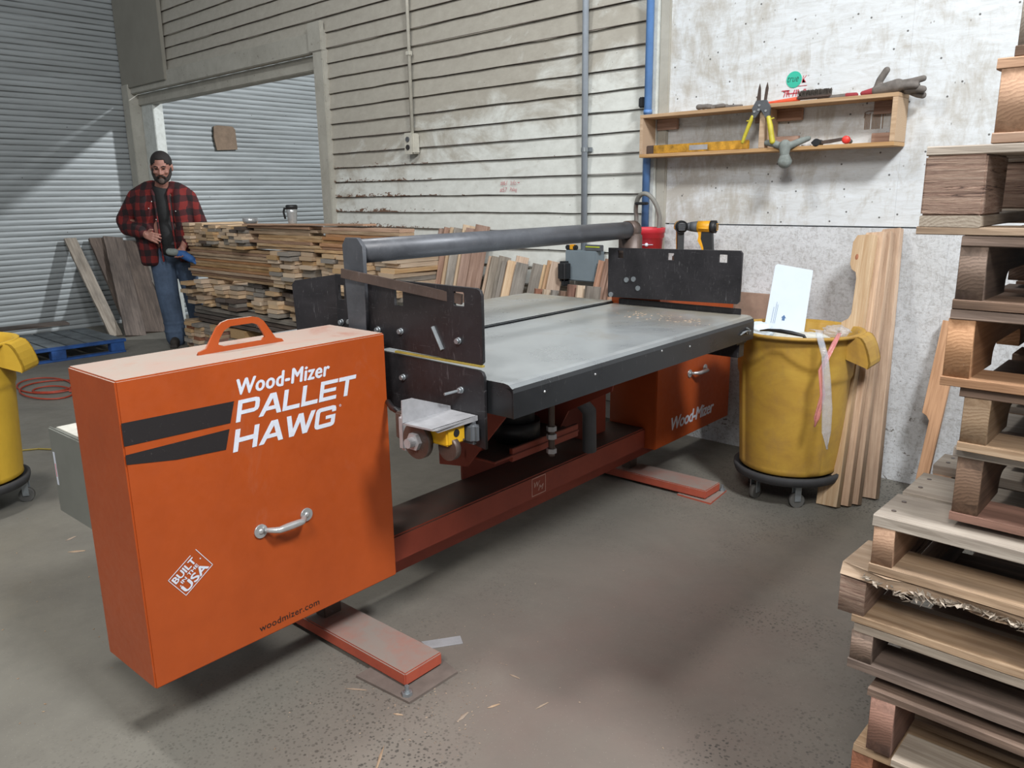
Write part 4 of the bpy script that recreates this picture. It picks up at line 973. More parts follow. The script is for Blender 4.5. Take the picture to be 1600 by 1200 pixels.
t = empty('blue_pallet', 'worn blue painted pallet lying flat on the floor by the corrugated wall', 'pallet', (-8.55, 1.72, 0), 0)
for i in range(7): board('deck_board', 1.0, .145, .016, 'blue_worn', (.5, .08+i*.163, .117), (0, 0, .0), t, seed=i % 3)
for y in (.01, 1.06):
    pass
for x in (.03, .5, .97):
    for y in (.06, .56, 1.06): MB().bbox((x-.05, y-.06, .018), (x+.03 if x > .9 else x+.05, y+.06, .109), .004).build('block', 'blue_paint', t)
MB().bbox((.955, -.01, .098), (1.003, 1.14, .126), .003).build('edge_board', 'blue_paint', t); MB().bbox((.93, 0, 0), (1.0, 1.13, .018), .003).build('bottom_board', 'blue_paint', t); MB().bbox((0, 0, 0), (.08, 1.13, .018), .003).build('bottom_board', 'blue_paint', t)
o = board('plank', .95, .22, .02, 'dark_wood', (-9.0, 2.35, .14), (0, 0, PI/2-.1), seed=2); setp(o, 'loose dark plank lying across the back of the blue pallet', 'plank')

# extension cord loops
pts = []
for i in range(120):
    s = i/119; a = s*2*PI*3.2; r = .20+.09*math.sin(s*9); pts.append((-6.48+math.cos(a)*r*1.25+.12*math.sin(s*5), 1.86+math.sin(a)*r*.75+.05*math.cos(s*7), .008+.004*(math.sin(a*1.7)+1)))
pts += [(-6.2, 2.05, .008), (-5.6, 2.10, .008), (-5.0, 2.3, .008)]
setp(MB().tube(pts, .006, 6).build('extension_cord', 'cord_red', origin=(-6.48, 1.86, 0)), 'reddish extension cord lying in loops on the floor in front of the blue pallet', 'cord')
setp(MB().tube([(-5.1, .95, .006), (-4.9, 1.30, .006), (-4.6, 1.5, .006), (-3.8, 1.7, .006), (-2.7, 1.9, .006)], .005, 6).build('extension_cord', 'cord_yellow', origin=(-4.9, 1.3, 0)), 'thin dull yellow cord running on the floor from the left can to the machine', 'cord')

# ------------------------------------------------------------------ yellow cans on dollies
def can(name, label, loc, rz, mat, rim=.275, bot=.222, h=.64, zb=.145, hv=1.0):
    t = empty(name, label, 'trash can', loc, rz)
    n = 180; mb = MB(); vs = []; fs = []
    prof = [(0, 0), (.90, 0), (.97, .012), (1, .03)]
    def R(z): return bot+(rim-.018-bot)*(z/h)
    rows = [(0.0, 0.0), (.9*bot, 0.0), (bot-.004, .012)]+[(R(z), z) for z in [.03+.0115*i for i in range(52)]]+[(rim-.01, h-.018), (rim+.006, h-.014), (rim+.008, h-.002), (rim, h), (rim-.016, h-.002), (rim-.024, h-.02), (rim-.044, h-.06), (bot-.026, .05), (0.0, .045)]
    for ri, (r, z) in enumerate(rows):
        for j in range(n):
            a = 2*PI*j/n; rr = r
            if 3 <= ri < 55 and r > .1:
                # recessed side panels with a swooping upper edge
                dd = (math.degrees(a)+360) % 180       # 0 = a handle, ribs at 38..48 and 132..142 degrees
                q = min(dd, 180-dd)
                if q < 43: sd = 35-q; zt = .44
                else: sd = q-47; zt = .50+.07*max(0, min(1, (sd-8)/30))**1.5
                inner = max(0, min(1, sd/2.5)); lower = max(0, min(1, (zt-z)/.014))
                rr = r-.008*inner*lower
            vs.append((rr*math.cos(a), rr*math.sin(a), zb+z))
    m = len(rows)
    for i in range(m-1):
        for j in range(n): fs.append((i*n+j, i*n+(j+1) % n, (i+1)*n+(j+1) % n, (i+1)*n+j))
    mb.add(vs, fs); bmesh.ops.remove_doubles(mb.bm, verts=mb.bm.verts[:], dist=1e-5); bd = mb.build('body', mat, t, smooth=True)
    for s in (1, -1):
        # handle: bracket sleeve under the rim
        g = MB(); x0 = s*(rim-.04); 
        oc = [(rim+.006, zb+h-.004), (rim+.022, zb+h-.010), (rim+.036, zb+h-.028), (rim+.047, zb+h-.052), (rim+.056, zb+h-.08), (rim+.063, zb+h-.108), (rim+.063, zb+h-.125), (rim+.056, zb+h-.136)]; pr_ = [(rim-.035, zb+h-.005)]+oc+[(rim-.035, zb+h-.105)]
        pin = [(rim+.010, zb+h-.02), (rim+.047, zb+h-.10), (rim+.046, zb+h-.12), (rim-.03, zb+h-.105)]
        Mr = Matrix.Rotation(0 if s > 0 else PI, 4, 'Z')
        g.prism(pr_, .072, .080, 'y', Mr); g.prism(pr_, -.080, -.072, 'y', Mr)
        g.prism(oc+[(p_[0]-.007, p_[1]-.002) for p_ in reversed(oc)], -.08, .08, 'y', Mr)
        g.build('handle', mat, t)
    d = MB(); d.lathe([(0, .10), (bot*.8, .10), (bot+.012, .112), (bot+.02, .135), (bot+.02, .15), (bot+.008, .152), (bot+.004, .14), (0, .138)], 48)
    dl = d.build('dolly', 'rubber', t, smooth='auto')
    for k in range(5):
        a = 2*PI*k/5+.35; cx, cy = (bot-.03)*math.cos(a), (bot-.03)*math.sin(a)
        wx = cx+.02*math.cos(a*1.7); wy = cy+.02*math.sin(a*1.7); ax = Vector((math.cos(a*2+1), math.sin(a*2+1), 0))
        MB().cyl(Vector((wx, wy, .033))-ax*.012, Vector((wx, wy, .033))+ax*.012, .033, 22).build('caster', 'wheel', dl, smooth='auto')
        MB().bbox((-.014, -.018, -.0), (.014, -.014, .075), .001, 1).bbox((-.014, .014, 0), (.014, .018, .075), .001, 1).bbox((-.016, -.018, .070), (.016, .018, .076), .001, 1).build('caster_fork', 'galv', dl, (wx, wy, .03), (0, 0, math.atan2(ax.y, ax.x)+PI/2))
    return t
can('trash_can', 'dull yellow trash can on a dolly standing behind the machine, full of waste', (-1.43, 3.42, 0), math.radians(4), 'can')
can('trash_can', 'bright yellow empty trash can on a dolly cut off by the left picture edge', (-4.13, .80, 0), math.radians(52), 'can2')
# waste in the right can
t = empty('foam_sheet', 'white sheet with a blue arrow standing in the yellow trash can', 'sheet', (-1.56, 3.53, .70))
pb = MB().prism([(-.075, 0), (.105, 0), (.085, .34), (-.075, .345), (-.084, .335)], -.008, .008, 'y').build('sheet', 'white_foam', t, (0, 0, 0), (math.radians(-12), math.radians(8), math.radians(25)))
ar = MB().prism([(-.006, 0), (.006, 0), (.006, .012), (.011, .012), (0, .026), (-.011, .012), (-.006, .012)], -.0095, -.0085, 'y').build('arrow', 'blue_ink', pb, (0, 0, .09))
for k, (x, ll) in enumerate(((-.052, .075), (-.043, .10), (-.036, .09))): text('lettering', 'THIS SIDE UP FACE', T(x, -.0088, .07) @ XZ @ Matrix.Rotation(PI/2, 4, 'Z'), ll, .0035, 'blue_ink', pb, .02) if False else MB().box((x, -.0095, .07), (x+.0012, -.0085, .07+ll)).build('print', 'blue_ink', pb)
def crumple(name, c, r, mat, label, cat, seed, amp=.35):
    t_ = bmesh.new(); bmesh.ops.create_icosphere(t_, subdivisions=4, radius=1); rd_ = random.Random(seed); ks = [(Vector((rd_.uniform(-1, 1), rd_.uniform(-1, 1), rd_.uniform(-1, 1))).normalized(), rd_.uniform(3, 9), rd_.uniform(0, 6)) for _ in range(9)]
    for v in t_.verts:
        f = 1+amp*sum(abs(math.sin(v.co.dot(d)*k+p)) for d, k, p in ks)/9-amp*.5; v.co = Vector((v.co.x*r[0]*f, v.co.y*r[1]*f, v.co.z*r[2]*f))
    mb = MB(); mb.merge(t_); o = mb.build(name, mat, None, c, smooth=True); return setp(o, label, cat)
crumple('trash_bag', (-1.42, 3.44, .665), (.20, .20, .09), 'enclosure_top', 'crumpled pale plastic sheeting filling the yellow trash can', 'plastic waste', 3)
crumple('trash_bag', (-1.58, 3.36, .765), (.06, .05, .035), 'white_foam', 'small crumpled white plastic at the left rim of the yellow can', 'plastic waste', 5, .5)
o = MB().tube([(-1.52, 3.24, .785), (-1.47, 3.21, .797), (-1.41, 3.20, .80), (-1.36, 3.20, .797), (-1.315, 3.215, .788), (-1.285, 3.23, .74)], [.003, .006, .009, .009, .007, .004], 8)
setp(o.build('black_strap', 'black_plastic', smooth='auto', origin=(-1.41, 3.2, .79)), 'black plastic strap lying over the rim of the yellow can', 'strap')
def ribbon(pts, ws, name, mat, label, cat):
    vs = []; fs = []; n = len(pts); rd_ = random.Random(len(pts))
    for p, w_ in zip(pts, ws):
        for k in range(5): a = (k/4-.5)*w_; vs.append(Vector(p)+Vector((a*.75, a*.6, 0))+Vector((rd_.uniform(-.004, .004), rd_.uniform(-.008, .004), 0)))
    for i in range(n-1):
        for k in range(4): fs.append((i*5+k, i*5+k+1, i*5+6+k, i*5+5+k))
    o_ = MB().add(vs, fs).build(name, mat, smooth=True, origin=pts[0]); sm = o_.modifiers.new('thick', 'SOLIDIFY'); sm.thickness = .002; return setp(o_, label, cat)
ribbon([(-1.33, 3.33, .80), (-1.27, 3.26, .81), (-1.235, 3.20, .785), (-1.205, 3.18, .72), (-1.19, 3.18, .62), (-1.18, 3.18, .50), (-1.175, 3.18, .40), (-1.165, 3.18, .33)], [.02, .03, .025, .03, .04, .05, .04, .006], 'plastic_film', 'film', 'clear plastic film hanging down the right side of the yellow can', 'plastic film')
ribbon([(-1.20, 3.30, .80), (-1.19, 3.23, .77), (-1.215, 3.175, .66), (-1.20, 3.17, .56), (-1.215, 3.17, .46), (-1.22, 3.17, .42)], [.02, .02, .03, .02, .03, .004], 'plastic_film', 'film_pink', 'torn pink plastic film hanging beside the clear film on the yellow can', 'plastic film')
crumple('plastic_tuft', (-1.25, 3.40, .79), (.05, .04, .022), 'film', 'wisp of clear plastic sticking up at the right rim of the yellow can', 'plastic film', 9, .9)
o = MB().bbox((-1.99, 3.885, .55), (-1.62, 3.905, .86), .003).build('cardboard_sheet', 'cardboard2', origin=(-1.8, 3.89, .55)); setp(o, 'tan cardboard sheet leaning on the wall between the machine and the yellow can', 'cardboard')

# ------------------------------------------------------------------ hidden stand with bucket and drills
t = empty('work_shelf', 'narrow wooden wall shelf behind the far black plate carrying the drills', 'shelf', (-2.25, 3.75, .98))
MB().bbox((-.30, -.14, 0), (.28, .13, .02), .003).build('top', 'shelf_wood', t)
for x in (-.25, .22): MB().prism([(-.10, -.003), (.13, -.003), (.13, -.2)], x-.015, x+.015, 'x').build('bracket', 'shelf_wood', t)
t = empty('paint_bucket', 'red plastic bucket with an orange label standing behind the guard rail end', 'bucket', (-2.42, 3.70, 1.0))
bd = MB().lathe([(0, 0), (.078, 0), (.088, .14), (.094, .142), (.094, .165), (.098, .167), (.100, .19), (.098, .195), (.090, .195), (.086, .19), (.07, .012), (0, .01)], 40).build('body', 'bucket', t, smooth='auto')
MB().lathe([(.0795, .01), (.0855, .075), (.0845, .078)], 40).build('label', 'bucket_orange', bd)
g = MB(); 
a0 = math.atan2(-3.70, 2.42)
for k in range(9):
    a = a0-.35+.7*k/8; 
    if k in (4,): continue
    g.box((.0888*math.cos(a)-.003, .0888*math.sin(a)-.003, .107), (.0888*math.cos(a)+.003, .0888*math.sin(a)+.003, .110))
g.ball((.0885*math.cos(a0), .0885*math.sin(a0), .108), .010, n=6); g.build('print', 'white_paint', bd)
def drill(label, loc, rz, s=1.0, back=False):
    t = empty('cordless_drill', label, 'drill', loc, rz)
    # nose along -x, grip down
    z = .205
    MB().cyl((-.02, 0, z), (.058, 0, z), .030, 20).cyl((.058, 0, z), (.072, 0, z), .030, 20, .020).bbox((-.02, -.031, z-.02), (.05, .031, z+.005), .008).build('housing', 'tool_yellow', t, smooth='auto')
    MB().cyl((.045, 0, z), (.073, 0, z), .0325, 20).cyl((.073, 0, z), (.080, 0, z), .03, 20, .018).build('rear_cap', 'black_plastic', t, smooth='auto')
    mb = MB()
    for q in (-.015, -.005, .005, .015): mb.box((.0795, -.016, z+q-.002), (.0815, .016, z+q+.002))
    mb.build('vents', 'tool_yellow' if not back else 'grey_plastic', t)
    MB().cyl((-.06, 0, z), (-.02, 0, z), .024, 20, .029).cyl((-.075, 0, z), (-.06, 0, z), .020, 20, .024).cyl((-.095, 0, z), (-.075, 0, z), .012, 16, .021).build('chuck', 'grey_plastic', t, smooth='auto')
    MB().prism([(.0, z-.02), (.055, z-.02), (.062, .10), (.066, .055), (.02, .055), (.012, .11), (-.006, .15)], -.016, .016, 'y').build('grip', 'black_plastic', t)
    MB().prism([(-.018, z-.02), (.002, z-.02), (.0, .145), (.016, .10), (.020, .055), (.012, .055), (.004, .10), (-.016, .135), (-.012, .16)], -.0175, .0175, 'y').build('trigger_guard', 'tool_yellow', t)
    MB().bbox((-.035, -.032, 0), (.078, .032, .055), .006).build('battery', 'black_plastic', t)
    return t
drill('yellow and black cordless drill standing upright, facing left, behind the far plate', (-2.085, 3.70, 1.0), math.radians(12))
drill('black cordless driver seen from behind, left of the yellow drill', (-2.215, 3.70, 1.0), math.radians(-52), back=True)

# ------------------------------------------------------------------ wall shelf box and tools
t = empty('wall_shelf', 'long open pine box shelf hung on the white plywood wall', 'shelf', (-1.86, 3.91, 1.565))
D_ = .145; xl, xr, zt = -.665, .655, .222
# positions relative to the base
MB().bbox((xl, -D_, 0), (xr, 0, .018), .0015).build('bottom_board', 'shelf_wood', t)
MB().bbox((xl, -D_, zt-.018), (xr, 0, zt), .0015).build('top_board', 'shelf_wood', t)
MB().bbox((xl, -D_, .018), (xl+.02, 0, zt-.018), .0015).build('side_board', 'shelf_wood', t)
MB().bbox((xr-.022, -D_, .018), (xr, 0, zt-.018), .0015).build('side_board', 'shelf_wood', t)
MB().bbox((.025, -D_, .018), (.055, 0, zt-.018), .0015).build('divider', 'shelf_wood', t)
for x0, x1, z0, z1 in ((xl+.03, xl+.155, zt-.075, zt-.019), (-.06, .025, zt-.075, zt-.019), (.055, .18, zt-.075, zt-.019), (xr-.14, xr-.023, zt-.075, zt-.019), (xr-.14, xr-.023, .0185, .065), (.055, .17, .0185, .075)):
    MB().bbox((x0, -.022, z0), (x1, 0, z1), .001).build('cleat', 'pinkish', t)
S0 = Vector((-1.86, 3.91, 1.565))
# barcode-like stencil on the wall
g = MB()
for k in range(13):
    if k % 7 != 4: g.box((k*.0065, -.002, 0), (k*.0065+.0042, -.0005, .07-.002*(k % 3)))
g.tube([(-.004, -.001, .05), (-.002, -.001, .074), (.012, -.001, .08), (.072, -.001, .078), (.086, -.001, .072), (.090, -.001, .055)], .0018, 5)
setp(g.build('stencil_mark', 'cardboard', None, (-1.39, 3.9145, 1.65)), 'striped dark stencil mark on the plywood inside the right shelf bay', 'mark')
# spirit level in left bay
t = empty('spirit_level', 'worn yellow spirit level lying in the left bay of the wall shelf', 'level', tuple(S0+Vector((-.36, -.095, .0185))), math.radians(0))
MB().bbox((-.24, -.012, 0), (.31, .012, .045), .003).build('body', 'level_yellow', t)
MB().bbox((-.02, -.0135, .008), (.09, .0135, .037), .002).build('vial_window', 'silver', t)
MB().bbox((-.285, -.012, 0), (-.24, .012, .045), .003).build('end_cap', 'brownsteel', t)
# snips standing upright
t = empty('tin_snips', 'yellow-handled tin snips hanging blades-up on the shelf divider', 'snips', tuple(S0+Vector((.042, -D_-.012, .03))))
ym = -.0
MB().prism([(-.030, .205), (-.024, .262), (-.018, .285), (-.012, .262), (-.010, .205)], -.005, .0, 'y').prism([(.004, .205), (.010, .262), (.018, .288), (.024, .262), (.018, .205)], .0, .005, 'y').build('blades', 'brownsteel', t)
MB().prism([(-.045, .15), (-.05, .175), (-.03, .208), (.02, .208), (.042, .175), (.040, .13), (.024, .125), (-.005, .165), (-.03, .13), (-.052, .125)], -.008, .004, 'y').build('pivot_plates', 'grey_plastic', t)
mb = MB()
for x, z in ((-.012, .185), (-.014, .165), (-.036, .158), (.022, .158)): MB().cyl((x, -.012, z), (x, -.006, z), .0055, 12).build('rivet', 'chrome', t)
MB().chain([(-.048, -.003, .135), (-.062, -.003, .10), (-.082, -.003, .05), (-.092, -.003, .02)], [.009, .010, .009, .008]).chain([(-.062, -.003, .118), (-.075, -.003, .118)], [.004, .003]).build('handle', 'snip_yellow', t, smooth=True)
MB().chain([(.036, -.003, .125), (.046, -.003, .09), (.055, -.003, .045), (.062, -.003, .015)], [.011, .013, .013, .013]).chain([(.045, -.003, .118), (.062, -.003, .122)], [.004, .003]).build('handle', 'snip_yellow', t, smooth=True)
def glove(label, loc, rot, mat, mat2, fingers, palm=((0, 0, 0), (.05, .0, 0)), pr=(.032, .035), cuff=None, group=None):
    t = empty('work_glove', label, 'glove', loc); t.rotation_euler = rot
    mb = MB().chain(palm, [q*1.2 for q in pr])
    for f in fingers: mb.chain(f[0], [q*1.22 for q in f[1]])
    o_ = mb.build('glove', mat, t, smooth=True); r_ = o_.modifiers.new('weld', 'REMESH'); r_.mode = 'VOXEL'; r_.voxel_size = .0035; r_.use_smooth_shade = True
    s_ = o_.modifiers.new('soft', 'SMOOTH'); s_.factor = .5; s_.iterations = 3
    if cuff: MB().cap(cuff[0], cuff[2], cuff[1], cuff[3]).build('cuff', mat2, t, smooth=True)
    return t
ft = S0+Vector((0, 0, zt))
glove('grey and red work glove on the right shelf end with its thumb pointing up', tuple(ft+Vector((.57, -.08, .012))), (0, 0, 0), 'glove', 'glove_red',
    [([(-.03, 0, .02), (-.02, 0, .05), (.005, 0, .09)], [.012, .013, .012]), ([(.06, -.01, .025), (.12, -.02, .03), (.165, -.02, .038)], [.013, .012, .011]), ([(.06, -.02, .01), (.11, -.03, .015), (.14, -.03, .012)], [.013, .012, .011]), ([(.05, .01, .015), (.10, .02, .02), (.13, .02, .018)], [.013, .012, .011])],
    ((-.03, 0, .008), (.06, -.01, .018)), (.019, .026), ((-.09, 0, .002), (-.03, 0, .008), .010, .018))
glove('dark grey work glove hanging over the right shelf corner', tuple(ft+Vector((.63, -.07, .010))), (0, .1, 0), 'glove', 'glove_red',
    [([(.04, -.02, .008), (.075, -.02, .010), (.105, -.02, .008)], [.013, .013, .012]), ([(.04, .01, .004), (.08, .01, -.01), (.10, .01, -.014)], [.013, .013, .012])], ((-.04, 0, .006), (.04, 0, .008)), (.012, .018))
glove('flat grey work glove on the left part of the wall shelf top', tuple(ft+Vector((-.25, -.07, .010))), (0, 0, .05), 'glove', 'glove',
    [([(-.03, -.03, .006), (-.06, -.03, .008), (-.085, -.03, .008)], [.010, .010, .012]), ([(-.03, 0, .008), (-.05, 0, .012), (-.075, 0, .010)], [.010, .010, .011]), ([(.02, -.03, .004), (.05, -.03, .006)], [.009, .009])], ((-.02, -.01, .002), (.06, -.01, .002)), (.012, .010), ((.06, -.01, 0), (.14, -.01, .0), .009, .006))
glove('flattened red and grey glove lying between the brush and the shelf end', tuple(ft+Vector((.38, -.08, .006))), (0, 0, 0), 'glove', 'glove_red',
    [([(-.04, 0, .002), (-.10, 0, .002)], [.008, .006])], ((-.04, 0, .002), (.03, 0, .003)), (.010, .010), ((.03, 0, .004), (.07, 0, .004), .012, .011))
glove('light grey glove hanging over the front edge of the shelf bottom beside the divider', tuple(S0+Vector((.165, -D_-.01, .014))), (0, 0, 0), 'glove_light', 'glove_light',
    [([(-.01, 0, .006), (-.06, .01, .022), (-.10, .02, .028)], [.013, .014, .012]), ([(.03, 0, .01), (.07, .02, .028), (.10, .03, .038)], [.014, .013, .010])], ((.005, -.008, .008), (.008, -.014, -.03)), (.024, .018), ((.008, -.012, -.03), (.010, -.012, -.062), .020, .034))
# brush, orange tool
t = empty('bench_brush', 'dark bristled bench brush with an orange handle on the shelf top', 'brush', tuple(ft+Vector((.14, -.08, 0))))
mb = MB().bbox((.04, -.018, .010), (.20, .018, .026), .005)
mb.build('head', 'brownsteel', t)
mb = MB(); rd = random.Random(2)
for k in range(260):
    x = .045+rd.random()*.15; y = rd.uniform(-.015, .015); mb.tube([(x, y, .02), (x+rd.uniform(-.006, .008), y+rd.uniform(-.006, .006), .046+rd.random()*.006)], .0013, 4, False)
br_ = mb.build('bristles', 'bristle', t); br_['kind'] = 'stuff'
MB().cap((-.13, 0, .008), .006, (.045, 0, .016), .011).build('handle', 'tool_orange', t, smooth=True)
t = empty('hammer', 'black claw hammer lying in the right bay of the wall shelf', 'hammer', tuple(S0+Vector((.31, -.11, .03))))
MB().cyl((0, -.025, .0), (0, .02, .0), .015, 18).cyl((0, -.035, 0), (0, -.025, 0), .018, 18).bbox((-.035, -.01, -.006), (.0, .01, .010), .004).build('head', 'black_plastic', t, smooth='auto')
MB().prism([(.0, -.007), (.05, -.004), (.13, .008), (.13, .020), (.05, .012), (.0, .008)], -.008, .008, 'y').build('handle', 'brownsteel', t)
t = empty('screwdriver', 'red-capped screwdriver lying in the right bay of the wall shelf', 'screwdriver', tuple(S0+Vector((.435, -.10, .036))), .25)
MB().cyl((0, -.045, 0), (0, -.01, 0), .0175, 20).ball((0, -.045, 0), (.0175, .008, .0175)).build('grip', 'tool_red', t, smooth='auto')
MB().cyl((0, -.01, 0), (.01, .05, -.004), .014, 16, .010).build('shaft', 'grey_plastic', t, smooth='auto')
t = empty('metal_disc', 'small round metal disc on the shelf beside the light grey glove', 'disc', tuple(S0+Vector((.25, -.11, .0185))))
MB().cyl((0, 0, 0), (0, 0, .006), .022, 20).build('disc', 'silver', t)

# ------------------------------------------------------------------ floor debris
rd = random.Random(31)
def splinter(x, y, L_, a, mat='pine', w_=.006):
    mb = MB(); mb.add([(-L_/2, 0, .001), (-L_*.1, -w_/2, .001), (L_/2, -w_*.2, .001), (L_/2, w_*.25, .001), (0, w_/2, .001), (-L_*.1, 0, .0045), (L_*.4, 0, .0035)], [(0, 1, 5), (1, 2, 6, 5), (2, 3, 6), (3, 4, 5, 6), (4, 0, 5), (0, 4, 3, 2, 1)])
    o_ = mb.build('wood_splinter', mat, None, (x, y, 0), (0, 0, a)); return setp(o_, 'pale wood splinter lying on the concrete floor in front of the machine', 'splinter', 'wood splinters on the floor')
for x, y, L_, a, w_ in ((-1.27, .95, .13, 1.0, .012), (-1.42, 1.02, .10, -.9, .008), (-1.05, 1.05, .07, .3, .006), (-1.62, .38, .035, .2, .014), (-1.30, .86, .05, -.3, .006), (-1.52, 1.16, .03, .5, .008), (-1.35, 1.36, .04, 1.2, .01), (-1.38, 1.27, .05, 1.7, .012), (-1.72, 1.22, .06, .8, .007), (-1.70, 1.15, .07, .6, .006), (-1.25, 1.45, .05, 1.4, .005), (-1.40, 1.5, .04, .1, .006), (-1.30, .62, .04, .9, .006), (-3.3, .95, .07, .9, .02), (-3.45, .98, .05, 1.9, .015), (-3.9, 1.2, .06, .4, .01)):
    splinter(x, y, L_, a, 'pallet_tan', w_)
def chips(name, label, spots, n, mat, z=0.001, smin=.002, smax=.008, seed=1):
    rd_ = random.Random(seed); mb = MB()
    for k in range(n):
        cx, cy, sx, sy = spots[rd_.randrange(len(spots))]; x = rd_.gauss(cx, sx); y = rd_.gauss(cy, sy); L_ = rd_.uniform(smin, smax); a = rd_.uniform(0, PI); w_ = L_*rd_.uniform(.15, .6)
        u = Vector((math.cos(a), math.sin(a), 0))*L_; v = Vector((-math.sin(a), math.cos(a), 0))*w_; p = Vector((x, y, z)); h = Vector((0, 0, rd_.uniform(.0008, .0025)))
        mb.add([p-u, p+v, p+u, p-v, p+h], [(0, 1, 4), (1, 2, 4), (2, 3, 4), (3, 0, 4), (0, 3, 2, 1)])
    return setp(mb.build(name, mat, origin=(spots[0][0], spots[0][1], z)), label, 'wood chips', kind='stuff')
chips('wood_chips', 'scattered pale wood chips and sawdust on the floor around the near foot', [(-1.55, 1.30, .14, .14), (-1.45, 1.25, .10, .10), (-1.6, 1.5, .2, .3), (-1.1, .9, .35, .3)], 300, 'pallet_tan', .001, .0012, .0045)
chips('wood_chips', 'scattered chips on the floor left of the machine beside the bright yellow can', [(-3.5, 1.1, .4, .4), (-2.6, .5, .4, .3)], 90, 'pallet_tan', .001, .0015, .006, 4)
def wm(x, y): v = MROT @ Vector((x, y, 0)); return v.x, v.y
a = wm(-1.72, 2.85); b_ = wm(-1.50, 2.8); c_ = wm(-1.95, 2.3)
chips('wood_chips', 'reddish wood chips lying on the far part of the steel saw table', [(a[0], a[1], .07, .05), (b_[0], b_[1], .05, .05)], 80, 'pallet_tan', .8803, .003, .009, 6)

# ------------------------------------------------------------------ the man
man = empty('person', 'bearded person in a red and black plaid jacket and jeans standing beside the lumber stack', 'person', (-7.50, 3.33, 0), math.radians(52)); man.scale = (.88, .95, 1)
def remesh(o, vox, it=4, f=.5):
    r_ = o.modifiers.new('weld', 'REMESH'); r_.mode = 'VOXEL'; r_.voxel_size = vox; r_.use_smooth_shade = True
    s_ = o.modifiers.new('soft', 'SMOOTH'); s_.factor = f; s_.iterations = it; return o
HC = Vector((.055, -.12, 1.665))            # head centre
HR = Matrix.Rotation(math.radians(6), 3, 'Z') @ Matrix.Rotation(math.radians(17), 3, 'X')
def hp(x, y, z): return HC+HR @ Vector((x, y, z))
HR = HR @ Matrix.Diagonal((1.22, 1.12, 1.10)); RM = HR.to_4x4()
mb = MB()
# head
mb.ball(hp(0, .012, .022), (.077, .096, .092), RM, 16)
mb.ball(hp(0, -.028, -.035), (.062, .066, .075), RM, 14)       # face and jaw
mb.ball(hp(0, -.055, -.082), (.036, .035, .028), RM, 10)       # chin
mb.cap(hp(0, -.092, .012), .009, hp(0, -.112, -.026), .015, 10)     # nose
mb.ball(hp(-.016, -.102, -.030), (.010, .010, .008), RM, 8); mb.ball(hp(.016, -.102, -.030), (.010, .010, .008), RM, 8)
mb.cap(hp(-.042, -.082, .022), .010, hp(-.012, -.093, .020), .009, 8); mb.cap(hp(.042, -.082, .022), .010, hp(.012, -.093, .020), .009, 8)   # brow
for s in (-1, 1):
    mb.ball(hp(s*.040, -.070, -.022), (.022, .022, .018), RM, 8)   # cheek
    mb.ball(hp(s*.080, .012, -.008), (.012, .020, .034), RM, 8)    # ear
mb.cap(hp(-.018, -.094, -.056), .008, hp(.018, -.094, -.056), .008, 8)
# neck, torso, arms, legs
mb.cap((.0, -.02, 1.46), .068, hp(0, .02, -.05), .062)
mb.chain([(-.20, .03, 1.40), (-.09, .03, 1.43), (.10, .03, 1.43), (.18, .04, 1.40)], [.06, .07, .07, .06])
mb.ball((0, .02, 1.28), (.21, .14, .24)); mb.ball((.0, .0, 1.06), (.20, .155, .20)); mb.ball((.01, .02, .93), (.185, .14, .13))
mb.chain([(-.24, .03, 1.37), (-.395, .08, 1.18), (-.20, -.20, 1.085), (-.135, -.245, 1.07)], [.066, .052, .036, .029])
mb.chain([(.22, .03, 1.37), (.30, .06, 1.14), (.215, -.16, .98), (.20, -.21, .94)], [.066, .052, .036, .029])
mb.chain([(-.08, .02, .90), (-.055, -.01, .50), (-.025, .02, .10)], [.10, .068, .048]); mb.chain([(.11, .04, .90), (.15, .14, .50), (.165, .28, .10)], [.10, .068, .048])
mb.cap((-.025, .03, .06), .045, (-.01, -.12, .045), .038); mb.cap((.165, .29, .06), .045, (.20, .15, .045), .038)
# right hand (viewer's left): palm and fingers reaching out
def hand(mb, W0, d, side, curl, thumb_dir, sc=1.0, spread=.22):
    d = Vector(d).normalized(); s = Vector(side); s = (s-d*s.dot(d)).normalized(); nrm = d.cross(s)
    W0 = Vector(W0)
    for k in range(4): mb.cap(W0+s*(k-1.5)*.012*sc, .015*sc, W0+d*.075*sc+s*(k-1.5)*.020*sc, .0125*sc, 10)
    Ls = (.062, .074, .070, .054)
    for k in range(4):
        b0 = W0+d*.078*sc+s*(k-1.5)*.0205*sc; dd = (d+s*(k-1.5)*spread*.4).normalized(); L_ = Ls[k]*sc; pts = [b0]; c_ = curl[k]
        for q, fr in enumerate((.45, .30, .25)):
            a = c_*(q+1); v = dd*math.cos(a)+nrm*math.sin(a); pts.append(pts[-1]+v*L_*fr)
        mb.chain(pts, [.0100*sc, .0093*sc, .0085*sc, .0072*sc], 9)
    td = Vector(thumb_dir).normalized(); b0 = W0+d*.018*sc-s*.026*sc; mb.chain([b0, b0+td*.034*sc, b0+(td+d*.5).normalized()*.062*sc], [.014*sc, .0115*sc, .009*sc], 9)
hand(mb, (-.140, -.243, 1.068), (.86, -.28, -.25), (.0, -.25, -1), (.10, .12, .16, .22), (.65, -.45, .55), 1.08)
hand(mb, (.20, -.205, .945), (-.15, -.55, -.75), (1, -.2, -.1), (.35, .40, .45, .5), (-.4, -.7, -.3), 1.05)
body = remesh(mb.build('body', 'skin', man), .0065, 3)
